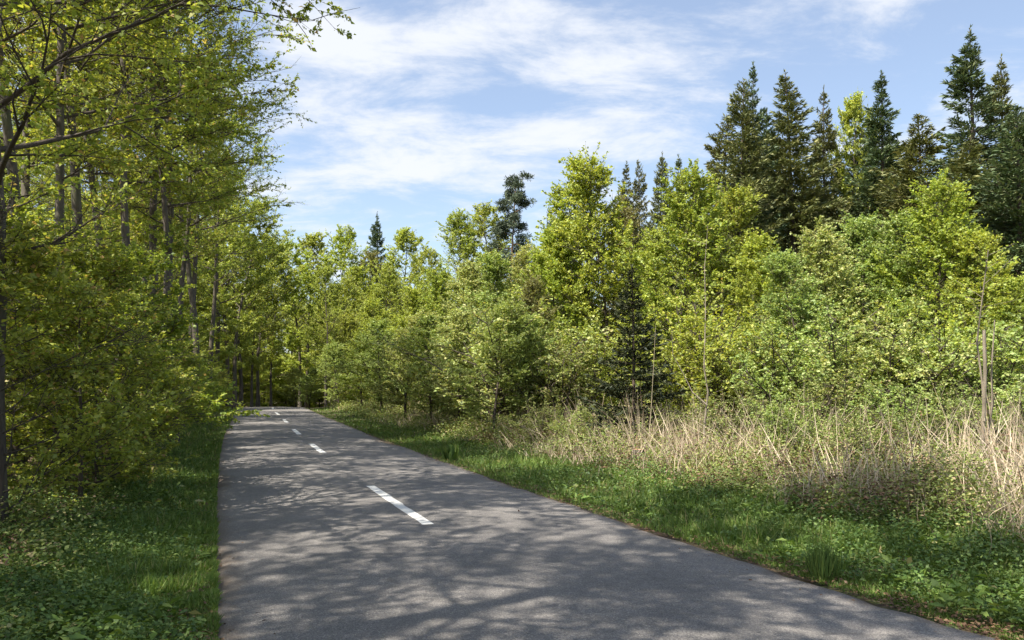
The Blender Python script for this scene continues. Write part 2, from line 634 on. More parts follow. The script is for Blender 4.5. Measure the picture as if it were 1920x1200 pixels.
# ground sheet out to the horizon
gx = np.concatenate([np.linspace(-1500, -110, 12), np.linspace(-100, -42, 16), np.linspace(-40, 40, 130), np.linspace(42, 100, 16), np.linspace(110, 1500, 12)])
gy = np.concatenate([np.linspace(-600, -50, 8), np.linspace(-40, 90, 150), np.linspace(93, 160, 18), np.linspace(180, 2500, 12)])
GX, GY = np.meshgrid(gx, gy)
GZ = zg(GX, GY)
on = (GX > xl(GY) - 0.25) & (GX < xr(GY) + 0.25)
GZ = np.where(on, base_z(GY) - 0.06, GZ)
nx, ny = len(gx), len(gy)
idx = np.arange(nx * ny).reshape(ny, nx)
F = np.stack([idx[:-1, :-1], idx[:-1, 1:], idx[1:, 1:], idx[1:, :-1]], -1).reshape(-1, 4)
ground = link('ground', mesh_from('ground', np.stack([GX, GY, GZ], -1).reshape(-1, 3), F, 'forest_soil', True))
tag(ground, 'leaf strewn brown and green forest floor on both sides of the road', 'ground', kind='structure')

# road with crumbling edges
rng = np.random.default_rng(5)
ry = np.concatenate([np.arange(-50, 3, 0.6), np.arange(3, 30, 0.09), np.arange(30, 130, 0.5)])


def ragged(n, amp, k):
    a = rng.normal(0, 1, n)
    ker = np.exp(-0.5 * (np.arange(-k, k + 1) / (k / 2.2)) ** 2)
    return np.convolve(a, ker / np.sqrt((ker ** 2).sum()), 'same') * amp


el_ = ragged(len(ry), 0.03, 3) + ragged(len(ry), 0.03, 22) - 0.04
er_ = ragged(len(ry), 0.035, 3) + ragged(len(ry), 0.06, 22)
cross = np.array([0, 0.03, 0.07, 0.12, 0.2, 0.35, 0.5, 0.65, 0.8, 0.88, 0.93, 0.97, 1.0])
XL = xl(ry) + el_
XR = xr(ry) + er_
RX = XL[:, None] * (1 - cross) + XR[:, None] * cross
RY = np.repeat(ry[:, None], len(cross), 1)
camber = 0.045 * (1 - (2 * cross - 1) ** 2)
RZ = base_z(RY) + camber[None]
edge = np.minimum(cross, 1 - cross)[None] * (XR - XL)[:, None]
RZ[:, 0] -= 0.05
RZ[:, -1] -= 0.05
m_, k_ = RX.shape
idx = np.arange(m_ * k_).reshape(m_, k_)
F = np.stack([idx[:-1, :-1], idx[:-1, 1:], idx[1:, 1:], idx[1:, :-1]], -1).reshape(-1, 4)
me = mesh_from('road', np.stack([RX, RY, RZ], -1).reshape(-1, 3), F, 'asphalt', True)
me.attributes.new('edge', 'FLOAT', 'POINT').data.foreach_set('value', edge.ravel().astype(np.float32))
road = link('road', me)
tag(road, 'narrow grey asphalt road running away over a low crest', 'road', kind='structure')
for z0, z1 in [(9.75, 13.5), (20.0, 23.2), (27.6, 30.8), (36.2, 39.8), (46.0, 50.0), (56.5, 61.0)]:
    yy = np.linspace(z0, z1, 14)
    xc = xl(yy) + ROADW / 2 + 0.02
    wv = 0.072 + rng.normal(0, 0.006, (14, 2))
    zz = base_z(yy) + 0.045 + 0.005
    V = np.concatenate([np.stack([xc - wv[:, 0], yy - 0.01, zz], -1), np.stack([xc + wv[:, 1], yy + 0.04, zz], -1)])
    i = np.arange(13)
    F = np.stack([i, i + 14, i + 15, i + 1], -1)
    link('centre_line_dash', mesh_from('centre_line_dash', V, F, 'road_paint'), road)

# ------------------------------------------------------------------ tree prototypes (mesh data shared by the copies)
PROTO = {}


def broadleaf(key, seed, H, r0, fb, nl, R, el0, el1, nsub, ntw, nleaf, leaf, flat=0.6, up=0.03, wander=0.10, bias=None, bark='beech_bark', foliage='beech_leaf', peak=0.35, lean=(0, 0), ltw=0.55, ratio=0.62, dens_low=1.0, holes=True):
    rng = np.random.default_rng(seed)
    tr, br, lv = Tubes(), Tubes(), Leaves()
    n = 16
    trunk = path(rng, (0, 0, -0.25), (lean[0], lean[1], 1), H + 0.25, n, 0.028, 0.02)
    tt = np.linspace(0, 1, n)
    trad = r0 * (1 - 0.93 * tt ** 0.9) * (1 + 0.45 * np.exp(-tt * 30))
    tr.add(trunk, trad, 9)
    for i in range(nl):
        v = (i + rng.uniform(0, 1)) / nl
        u = fb + (0.985 - fb) * v ** 0.85
        p, d = along(trunk, u)
        az = i * 2.39996 + rng.normal(0, 0.35)
        prof = (np.clip(v / peak, 0, 1) ** 0.5 if v < peak else 1.0) * (1 - max(0, (v - peak) / (1 - peak)) ** 1.4 * 0.86)
        Lb = R * prof * rng.uniform(0.7, 1.15)
        el = el0 + (el1 - el0) * v + rng.normal(0, 0.12)
        dr = np.array([math.cos(az) * math.cos(el), math.sin(az) * math.cos(el), math.sin(el)])
        if bias is not None:
            dr = unit(dr + np.array(bias) * (1 - v))
            Lb *= 1 + 0.35 * float(np.dot(unit(dr * [1, 1, 0] + 1e-6), unit(np.array(bias) + 1e-9)))
        limb = path(rng, p, dr, Lb, 8, wander, up)
        rb = min(r0 * (1 - 0.93 * u ** 0.9) * 0.5, 0.016 + 0.0085 * Lb)
        br.add(limb, rb * (1 - 0.88 * np.linspace(0, 1, 8)), 5)
        ld = rng.choice([0.15, 0.6, 1.1, 1.5], p=[0.18, 0.22, 0.35, 0.25])
        if not holes:
            ld = rng.uniform(0.65, 1.35)
        ns = max(3, int(round(nsub * (0.45 + 0.55 * prof))))
        for j in range(ns):
            t = 0.18 + 0.82 * (j + rng.uniform(0.2, 0.9)) / ns
            if t > 1:
                t = 1.0
            p2, d2 = along(limb, t)
            side = unit(np.cross(d2, [0, 0, 1.0]) + 1e-4) * (1 if j % 2 else -1)
            d3 = unit(d2 * rng.uniform(0.5, 1.1) + side * rng.uniform(0.3, 1.0) + rng.normal(0, 0.22, 3) + np.array([0, 0, rng.uniform(-0.1, 0.3)]))
            Ls = Lb * rng.uniform(0.25, 0.45) * (1.15 - 0.55 * t) + 0.25
            sub = path(rng, p2, d3, Ls, 5, wander * 1.1, up * 0.8)
            br.add(sub, rb * 0.42 * (1 - 0.5 * t) * (1 - 0.85 * np.linspace(0, 1, 5)) + 0.0025, 4)
            sdn = ld * rng.choice([0.2, 1.0, 1.4], p=[0.2, 0.5, 0.3])
            for k in range(ntw):
                s = 0.12 + 0.88 * (k + rng.uniform(0.2, 1)) / ntw
                s = min(s, 1.0)
                p4, d4 = along(sub, s)
                sd = unit(np.cross(d4, [0, 0, 1.0]) + 1e-4) * (1 if k % 2 else -1)
                d5 = unit(d4 * rng.uniform(0.4, 1.2) + sd * rng.uniform(0.3, 1.0) + rng.normal(0, 0.25, 3) + np.array([0, 0, rng.uniform(-0.15, 0.25)]))
                Lt = ltw * rng.uniform(0.5, 1.25)
                e = p4 + d5 * Lt
                mid = p4 + d5 * Lt * 0.5 + rng.normal(0, 0.02, 3)
                br.add([p4, mid, e], [0.006, 0.0045, 0.002], 3)
                nn = int(nleaf * sdn * rng.uniform(0.4, 1.6) * (1 if v > 0.3 else dens_low))
                if nn:
                    lv.twig(rng, p4, e, nn, leaf, flat)
    top = float(trunk[:, 2].max())
    allp = np.concatenate(lv.P)
    PROTO[key] = dict(top=trunk[-3][:2].copy(), H=max(top, float(np.percentile(allp[:, 2], 99.8))),
                      parts=[('trunk', tr.mesh(key + '_trunk', bark)), ('branches', br.mesh(key + '_branches', 'twig_bark' if bark != 'pale_bark' else 'pale_bark')), ('crown', lv.mesh(key + '_crown', foliage, ratio))], leafpart='crown')


def shrub(key, seed, H, R, nst, nsub, ntw, nleaf, leaf, flat=0.45, foliage='hazel_leaf', bark='twig_bark', ratio=0.62, ltw=0.35):
    rng = np.random.default_rng(seed)
    st, lv = Tubes(), Leaves()
    for i in range(nst):
        az = i * 2.4 + rng.normal(0, 0.3)
        sp = rng.uniform(0.05, 1) ** 0.7
        L = H * rng.uniform(0.72, 1.05) * (1 - 0.25 * sp)
        out = sp * R / H * 1.1
        d = np.array([math.cos(az) * out, math.sin(az) * out, 1.0])
        stem = path(rng, (math.cos(az) * 0.12, math.sin(az) * 0.12, -0.15), d, L, 8, 0.10, 0.0)
        r = 0.013 + 0.006 * H
        st.add(stem, r * (1 - 0.85 * np.linspace(0, 1, 8)), 5)
        for j in range(nsub):
            t = 0.12 + 0.88 * (j + rng.uniform(0, 1)) / nsub
            p, dd = along(stem, min(t, 1))
            a2 = rng.uniform(0, 2 * np.pi)
            d2 = unit(dd * 0.5 + np.array([math.cos(a2), math.sin(a2), rng.uniform(-0.1, 0.5)]))
            Ls = R * rng.uniform(0.25, 0.6) * (1.1 - 0.5 * t)
            sub = path(rng, p, d2, Ls, 4, 0.12, 0.05)
            st.add(sub, r * 0.4 * (1 - 0.8 * np.linspace(0, 1, 4)), 3)
            for k in range(ntw):
                p4, d4 = along(sub, min(1, 0.1 + 0.9 * (k + rng.uniform(0, 1)) / ntw))
                d5 = unit(d4 * 0.6 + rng.normal(0, 0.6, 3) + np.array([0, 0, 0.15]))
                e = p4 + d5 * ltw * rng.uniform(0.5, 1.2)
                st.add([p4, e], [0.004, 0.0018], 3)
                lv.twig(rng, p4, e, int(nleaf * rng.uniform(0.5, 1.4)), leaf, flat)
    allp = np.concatenate(lv.P)
    PROTO[key] = dict(H=float(np.percentile(allp[:, 2], 99.7)), parts=[('stems', st.mesh(key + '_stems', bark)), ('foliage', lv.mesh(key + '_foliage', foliage, ratio))], leafpart='foliage')


def spruce(key, seed, H, R, foliage='spruce_needle', gap=0.42, low=0.04, power=0.85, droop=0.25, needle=0.26, nper=6.8, thin=1.0, tipbare=0.0):
    rng = np.random.default_rng(seed)
    tr, br, lv = Tubes(), Tubes(), Leaves()
    trunk = path(rng, (0, 0, -0.2), (0, 0, 1), H + 0.2, 14, 0.008, 0.05)
    tt = np.linspace(0, 1, 14)
    r0 = 0.012 * H
    tr.add(trunk, r0 * (1 - 0.97 * tt) + 0.006, 8)
    h = low * H
    P, A, Nn, Ls = [], [], [], []
    while h < H * 0.985:
        u = h / H
        nb = rng.poisson(nper) + 1
        for b in range(nb):
            az = rng.uniform(0, 2 * np.pi)
            L = R * (1 - u) ** power * rng.uniform(0.6, 1.2) + 0.05
            L *= 0.88 + 0.26 * math.sin(az + seed + u * 4.0) * math.sin(u * 17 + seed * 2.0)
            if rng.uniform() < 0.08:
                L *= 0.5
            p, _ = along(trunk, min(1, (h + rng.uniform(-0.15, 0.15) * gap + 0.2) / (H + 0.2)))
            el = -droop * (1 - u) * 1.4 + 0.55 * u + rng.normal(0, 0.10)
            d = np.array([math.cos(az) * math.cos(el), math.sin(az) * math.cos(el), math.sin(el)])
            limb = path(rng, p, d, L, 6, 0.05, 0.05)
            br.add(limb, (0.006 + 0.008 * L) * (1 - 0.85 * np.linspace(0, 1, 6)), 3)
            n = int((L * 62 + 10) * thin)
            t = rng.uniform(0.10 if u > 0.3 else 0.25, 1.03, n)
            f = np.clip(t, 0, 0.999) * 5
            i = f.astype(int)
            w = (f - i)[:, None]
            pt = limb[i] * (1 - w) + limb[i + 1] * w
            dd = unit(limb[i + 1] - limb[i])
            sd = unit(np.cross(dd, [0, 0, 1.0])) * rng.choice([-1, 1], n)[:, None]
            lat = rng.uniform(0, 1, n)[:, None] * (0.42 * L * (1.08 - t))[:, None].clip(0.03, 0.55)
            pt = pt + sd * lat + dd * lat * 0.5 + np.array([0, 0, -1.0]) * lat * rng.uniform(0.0, 0.7, (n, 1)) * droop * 2.2
            P.append(pt)
            A.append(dd * 0.8 + sd * rng.uniform(0, 0.9, (n, 1)) + np.array([0, 0, -1.0]) * rng.uniform(-0.35, 0.5, (n, 1)) + rng.normal(0, 0.22, (n, 3)))
            Nn.append(np.array([0, 0, 0.8]) + rng.normal(0, 0.6, (n, 3)))
            Ls.append(needle * rng.uniform(0.55, 1.25, n) * min(1, 0.45 + L * 0.6))
        h += gap * rng.uniform(0.75, 1.25) * (0.55 + 0.6 * (1 - u))
    # leader
    n = 40
    P.append(np.stack([np.zeros(n), np.zeros(n), rng.uniform(H * 0.94, H, n)], -1) + trunk[-1] * [1, 1, 0])
    A.append(rng.normal(0, 0.5, (n, 3)) + [0, 0, 1])
    Nn.append(rng.normal(0, 1, (n, 3)))
    Ls.append(needle * rng.uniform(0.5, 0.9, n))
    lv.P, lv.A, lv.N, lv.L = P, A, Nn, Ls
    PROTO[key] = dict(H=H + 0.1, parts=[('trunk', tr.mesh(key + '_trunk', 'spruce_bark')), ('branches', br.mesh(key + '_branches', 'spruce_bark')), ('crown', lv.mesh(key + '_crown', foliage, 0.28, fold=0.03, droop=0.06))], leafpart='crown')


def pine(key, seed, H):
    rng = np.random.default_rng(seed)
    tr, br, lv = Tubes(), Tubes(), Leaves()
    trunk = path(rng, (0, 0, -0.2), (0.02, 0, 1), H, 14, 0.02, 0.04)
    tr.add(trunk, 0.2 * (1 - 0.8 * np.linspace(0, 1, 14)), 8)
    P, A, Nn, Ls = [], [], [], []
    for i in range(26):
        u = 0.55 + 0.45 * i / 26
        p, _ = along(trunk, u)
        az = i * 2.4 + rng.normal(0, 0.4)
        L = (2.6 * math.sin(math.pi * (0.22 + 0.72 * (u - 0.55) / 0.45)) + 0.3) * rng.uniform(0.5, 1.1)
        el = rng.uniform(-0.25, 0.35) + (u - 0.55)
        limb = path(rng, p, (math.cos(az) * math.cos(el), math.sin(az) * math.cos(el), math.sin(el)), L, 6, 0.16, 0.06)
        br.add(limb, 0.05 * (1 - 0.8 * np.linspace(0, 1, 6)), 4)
        for c in range(rng.integers(5, 10)):
            q, dq = along(limb, rng.uniform(0.4, 1))
            ctr = q + rng.normal(0, 0.28, 3) + [0, 0, 0.1]
            n = 150
            dirs = unit(rng.normal(0, 1, (n, 3)) * [1, 1, 0.6] + [0, 0, 0.35])
            P.append(ctr + dirs * rng.uniform(0.05, 0.42, (n, 1)) * [1.2, 1.2, 0.7])
            A.append(dirs + rng.normal(0, 0.3, (n, 3)))
            Nn.append(rng.normal(0, 1, (n, 3)))
            Ls.append(rng.uniform(0.14, 0.28, n))
    lv.P, lv.A, lv.N, lv.L = P, A, Nn, Ls
    PROTO[key] = dict(H=H, parts=[('trunk', tr.mesh(key + '_trunk', 'pine_bark')), ('branches', br.mesh(key + '_branches', 'pine_bark')), ('crown', lv.mesh(key + '_crown', 'pine_needle', 0.30, fold=0.03, droop=0.05))], leafpart='crown')


# tall wood-edge beeches of the left side
for i in range(4):
    broadleaf('tall%d' % i, 100 + i, 17.0, 0.135 + 0.015 * i, 0.36, 34, 3.6, 0.15, 0.95, 9, 6, 22, 0.078, flat=0.62, up=0.02, peak=0.30)
# the near trees with long boughs reaching over the road
for i in range(2):
    broadleaf('bough%d' % i, 140 + i, 15.0, 0.11, (0.20, 0.34)[i], 36, 4.6, 0.35, 0.95, 10, 6, 22, 0.072, flat=0.62, up=0.012, bias=(0.55, 0.1, 0.1), peak=0.28)
# understorey beech: layered sprays close to the ground
for i in range(3):
    broadleaf('under%d' % i, 180 + i, 5.2, 0.05, 0.03, 28, 2.2, 0.25, 1.0, 7, 6, 22, 0.082, flat=0.62, up=0.02, peak=0.15, bark='twig_bark')
# sunny young broadleaves of the right side
for i in range(3):
    broadleaf('young%d' % i, 220 + i, 8.5, 0.085, 0.08, 32, 2.3, 0.45, 1.1, 8, 6, 26, 0.086, flat=0.42, up=0.07, peak=0.25, foliage='yellow_leaf', ratio=0.66, holes=False)
# full grown, fuller crowns for the distance
for i in range(3):
    broadleaf('far%d' % i, 260 + i, 17.0, 0.20, 0.20, 38, 4.2, 0.2, 1.0, 9, 5, 27, 0.15, flat=0.5, up=0.04, peak=0.4, foliage='far_leaf')
for i in range(3):
    shrub('shrub%d' % i, 300 + i, 3.8, 1.6, 15, 11, 4, 20, 0.062)
for i in range(4):
    spruce('spruce%d' % i, 340 + i, 17.0, (4.6, 4.2, 5.0, 4.4)[i], power=(0.95, 0.85, 1.0, 0.75)[i], droop=(0.25, 0.15, 0.32, 0.2)[i], gap=(0.42, 0.38, 0.46, 0.5)[i], thin=(1.0, 0.95, 1.0, 0.8)[i])
spruce('spruce_big', 350, 18.0, 4.6, power=0.95, droop=0.34, gap=0.5)
spruce('spruce_small', 351, 6.0, 2.0, power=0.95, gap=0.26, needle=0.2, droop=0.15)
pine('pine', 360, 19.0)


def place(name, key, loc, height, rot, label, cat, group=None, foliage=None, width=1.0, tilt=(0, 0), bark=None):
    pr = PROTO[key]
    s = height / pr['H']
    if 'top' in pr and name == 'broadleaf_tree':
        # the crown, not the foot, stands where the photograph shows the tree
        t = pr['top'] * s * width
        c, sn = math.cos(rot), math.sin(rot)
        loc = np.array([loc[0] - 0.8 * (c * t[0] - sn * t[1]), loc[1] - 0.8 * (sn * t[0] + c * t[1]), loc[2]])
        loc[2] = zg(loc[0], loc[1])
    e = bpy.data.objects.new(name, None)
    COL.objects.link(e)
    e.empty_display_size = 0.3
    e.location = (float(loc[0]), float(loc[1]), float(loc[2]))
    e.rotation_euler = (tilt[0], tilt[1], rot)
    e.scale = (s * width, s * width, s)
    tag(e, label, cat, group)
    for pn, me in pr['parts']:
        o = bpy.data.objects.new(pn, me)
        COL.objects.link(o)
        o.parent = e
        if pn == pr['leafpart'] and foliage:
            o.material_slots[0].link = 'OBJECT'
            o.material_slots[0].material = MATS[foliage]
        if pn == 'trunk' and bark:
            o.material_slots[0].link = 'OBJECT'
            o.material_slots[0].material = MATS[bark]
    return e


R_ = np.random.default_rng(77)


def rr(a, b):
    return float(R_.uniform(a, b))


# ------------------------------------------------------------------ left wood
G = 'beech trees along the left edge of the road'
left_front = [
    (-6, 9.3, 15.0, 'bough0', 0.15, 'near beech at the left picture edge with dark boughs over the verge'),
    (110, 15.0, 17.5, 'bough1', -0.2, 'beech left of the slim twin stems whose long bough sweeps over the road'),
    (60, 21.0, 18.0, 'tall2', 1.0, 'leafy beech behind the near boughs at far left'),
    (190, 22.0, 18.5, 'tall0', 2.1, 'straight grey beech trunk, leftmost of the trunks bare below the crown'),
    (250, 20.5, 17.5, 'tall1', 4.0, 'slender dark beech trunk with a low side branch rising to the right'),
    (288, 25.0, 18.0, 'tall3', 0.4, 'thin brown beech trunk just left of the thickest trunk'),
    (313, 27.0, 19.5, 'tall3', 3.2, 'thickest beech trunk in the cluster left of the road'),
    (338, 31.0, 18.5, 'tall0', 5.0, 'slim beech trunk just right of the thickest trunk'),
    (372, 36.0, 18.5, 'tall2', 2.7, 'reddish thin beech stem, rightmost of the left trunk cluster'),
    (150, 18.0, 16.5, 'tall2', 3.6, 'slim dark beech stem between the near boughs and the straight grey trunk'),
    (222, 26.0, 18.0, 'tall1', 0.9, 'thin stem between the straight grey and the slender dark trunk'),
    (268, 31.0, 18.5, 'tall0', 4.4, 'far thin stem seen between slender dark and thin brown trunk'),
    (326, 23.5, 16.0, 'tall1', 5.6, 'thin light stem close in front of the thickest trunk'),
    (356, 40.0, 18.5, 'tall3', 2.0, 'thin far stem right of the thickest trunk cluster'),
    (30, 14.0, 16.5, 'tall0', 3.0, 'slim beech stem just behind the near boughs at left edge'),
    (392, 45.0, 19.0, 'tall1', 1.2, 'beech leaning its crown over the road where it narrows'),
    (405, 56.0, 18.0, 'far0', 0.2, 'dense beech whose dark skirt hides the left verge near the crest'),
    (440, 60.0, 16.0, 'far2', 1.1, 'beech roofing the road with its low crown before the crest'),
    (452, 71.0, 17.0, 'far0', 4.1, 'dark beech at the end of the left verge beside the thick trunk'),
    (428, 66.0, 18.0, 'far1', 2.2, 'beech left of the crest whose branches roof the road'),
]
for px, Z, h, key, rot, lab in left_front:
    place('beech_tree', key, at(px, Z), h, rot, lab, 'tree', G, foliage='beech_leaf' if Z < 50 else 'far_leaf')
# out of the picture to the left and behind the viewer: they throw the dapple on the near road
for x, y, h, w in [(-4.3, 3.0, 20, 1.2), (-2.9, -2.8, 19, 1.15), (-6.9, 0.2, 17, 1.0), (-8.8, 6.3, 17, 1.0), (-9.3, -3.6, 16, 1.0), (-11.5, 2.5, 17, 1.0), (-6.0, -8.5, 17, 1.0), (-1.6, -8.5, 18, 1.0)]:
    place('beech_tree', 'tall%d' % R_.integers(4), (x, y, zg(x, y)), h, rr(0, 6.28),
          'beech beyond the left picture edge that dapples the near road with shade', 'tree', 'beeches out of view left of the viewer', foliage='beech_leaf', width=w)
place('beech_tree', 'bough0', (-9.0, 0.6, zg(-9.0, 0.6)), 15.0, 0.2, 'beech beyond the left picture edge that dapples the near road with shade', 'tree', 'beeches out of view left of the viewer', foliage='beech_leaf')
for x, y, h in [(-8.6, 2.8, 7.5), (-10.2, 5.0, 8.0), (-6.6, -1.2, 7.0)]:
    place('beech_sapling', 'under%d' % R_.integers(3), (x, y, zg(x, y)), h, rr(0, 6.28), 'young beech beyond the left picture edge that shades the near verge', 'sapling', 'young beeches out of view left of the viewer', foliage='beech_leaf')
# the wood behind the first row
done = [at(p, Z)[:2] for p, Z, *_ in left_front]
cnt = 0
tries = 0
while cnt < 46 and tries < 4000:
    tries += 1
    y = rr(12, 72) if cnt < 34 else rr(60, 92)
    x = float(xl(y)) - rr(4.5, 26)
    if x / y * FPX + CX < -260:
        continue
    if min(np.hypot(x - a, y - b) for a, b in done) < 2.9:
        continue
    done.append((x, y))
    place('beech_tree', 'tall%d' % R_.integers(4) if y < 60 else 'far%d' % R_.integers(3), (x, y, zg(x, y)), rr(14.5, 20), rr(0, 6.28),
          'slender beech standing deep in the wood left of the road', 'tree', 'beeches deep in the left wood', foliage='beech_leaf' if rr(0, 1) < 0.7 else 'beech_leaf_green')
    cnt += 1
# understorey along the left verge
ORD = ['nearest', 'second', 'third', 'fourth', 'fifth', 'sixth', 'seventh', 'eighth', 'ninth', 'tenth', 'eleventh', 'twelfth', 'thirteenth', 'fourteenth', 'fifteenth', 'sixteenth', 'seventeenth', 'eighteenth', 'nineteenth', 'twentieth',
       'twenty first', 'twenty second', 'twenty third', 'twenty fourth', 'twenty fifth', 'twenty sixth', 'twenty seventh', 'twenty eighth', 'twenty ninth', 'thirtieth']
n_front = 0
under = []
y = 5.0
while y < 70:
    for row, (d0, d1) in enumerate([(1.7, 2.5), (3.4, 4.8), (5.4, 7.5)]):
        yy = y + rr(-0.5, 0.5)
        x = float(xl(yy)) - rr(d0, d1)
        if row == 0 and yy < 8.5:
            continue
        px = x / yy * FPX + CX
        if px < -150:
            continue
        h = rr(2.8, 4.2) if row == 0 else (rr(3.6, 5.4) if yy < 34 else rr(4.2, 7.0))
        under.append((x, yy, h, row))
    y += 1.25 + 0.035 * y
for x, y, h, row in under:
    lab = 'leafy young beech filling the shade under the left trees'
    if row == 0:
        lab = 'beech bush fronting the left verge, %s from the viewer' % ORD[n_front]
        n_front += 1
    place('beech_sapling', 'under%d' % R_.integers(3), (x, y, zg(x, y)), h, rr(0, 6.28), lab, 'sapling',
          'beech bushes fronting the left verge' if row == 0 else 'young beeches under the left wood', foliage='beech_leaf' if rr(0, 1) < 0.6 else 'beech_leaf_green', width=rr(1.0, 1.25))

# ------------------------------------------------------------------ right side: conifers
G = 'tall dark spruces behind the bushes on the right'
for px, Z, py, key, mat, w, lab in [
    (1385, 36, 140, 'spruce3', 'spruce_needle_olive', 0.95, 'olive spruce at the left end of the tall row on the right'),
    (1412, 37, 112, 'spruce0', 'spruce_needle', 0.70, 'thin topped spruce close behind the leftmost olive spruce'),
    (1490, 38, 122, 'spruce1', 'spruce_needle_olive', 1.15, 'broad dark spruce, second summit of the tall row on the right'),
    (1550, 40, 158, 'spruce2', 'spruce_needle_olive', 0.75, 'narrow lower spruce in the gap between two broad spruces'),
    (1655, 39, 130, 'spruce0', 'spruce_needle', 1.05, 'pointed blue green spruce standing alone against the sky'),
    (1830, 33, 42, 'spruce_big', 'spruce_needle', 1.15, 'tallest spruce with open drooping branches at top right'),
    (1882, 34, 98, 'spruce_big', 'spruce_needle_olive', 1.0, 'spruce leaning in behind the tallest one at the right edge'),
    (1735, 36, 215, 'spruce3', 'spruce_needle_olive', 1.5, 'rounded olive spruce below the tallest spruce, on its left'),
    (1790, 31, 255, 'spruce1', 'spruce_needle_olive', 1.6, 'bushy olive spruce in front of the tallest spruce'),
    (1915, 29, 200, 'spruce3', 'spruce_needle', 1.5, 'dark spruce cut by the right picture edge'),
    (1345, 39, 215, 'spruce3', 'spruce_needle_olive', 1.2, 'low olive spruce on the left flank of the tall row'),
    (1445, 42, 200, 'spruce2', 'spruce_needle', 1.3, 'dark spruce filling the dip between the first two summits'),
    (1605, 43, 230, 'spruce3', 'spruce_needle', 1.4, 'shaded spruce behind the pale green tree in the row'),
    (1700, 39, 262, 'spruce2', 'spruce_needle_olive', 1.4, 'low spruce right of the lone pointed spruce'),
]:
    p = at(px, Z)
    place('spruce_tree', key, p, height_to(py, Z, p[2]), rr(0, 6.28), lab, 'tree', G, foliage=mat, width=w)
G = 'small far spruces above the yellow trees'
for px, Z, py, w, lab in [
    (1176, 52, 300, 0.75, 'leftmost of the small far spruce tops above the yellow trees'),
    (1203, 55, 298, 0.6, 'second small spruce top from the left above the yellow trees'),
    (1232, 52, 282, 0.8, 'highest of the small far spruce tops above the yellow trees'),
    (1272, 55, 288, 0.8, 'small far spruce top just left of the tall row'),
    (1308, 52, 300, 0.8, 'brownish far spruce touching the tall row on its left'),
    (1030, 56, 385, 0.7, 'single small spruce top left of the bright yellow tree'),
    (1068, 48, 395, 0.8, 'dark spruce half hidden behind the bright yellow tree'),
]:
    p = at(px, Z)
    place('spruce_tree', 'spruce%d' % R_.integers(4), p, height_to(py, Z, p[2]), rr(0, 6.28), lab, 'tree', G, foliage='spruce_needle' if rr(0, 1) < 0.6 else 'spruce_needle_olive', width=w)
p = at(712, 98)
place('spruce_tree', 'spruce_big', p, height_to(396, 98, p[2]), 1.0, 'lone dark spruce top rising over the far wood', 'tree', foliage='spruce_needle', width=0.85)
p = at(948, 66)
place('pine_tree', 'pine', p, height_to(338, 66, p[2]), 0.6, 'tall pine with bare orange trunk and dark rounded crown', 'tree', width=0.8)
p = at(1188, 19.0)
place('spruce_sapling', 'spruce_small', p, height_to(495, 19.0, p[2]), 0.3, 'small dark spruce among bright green bushes', 'sapling', foliage='dark_needle', width=1.05)

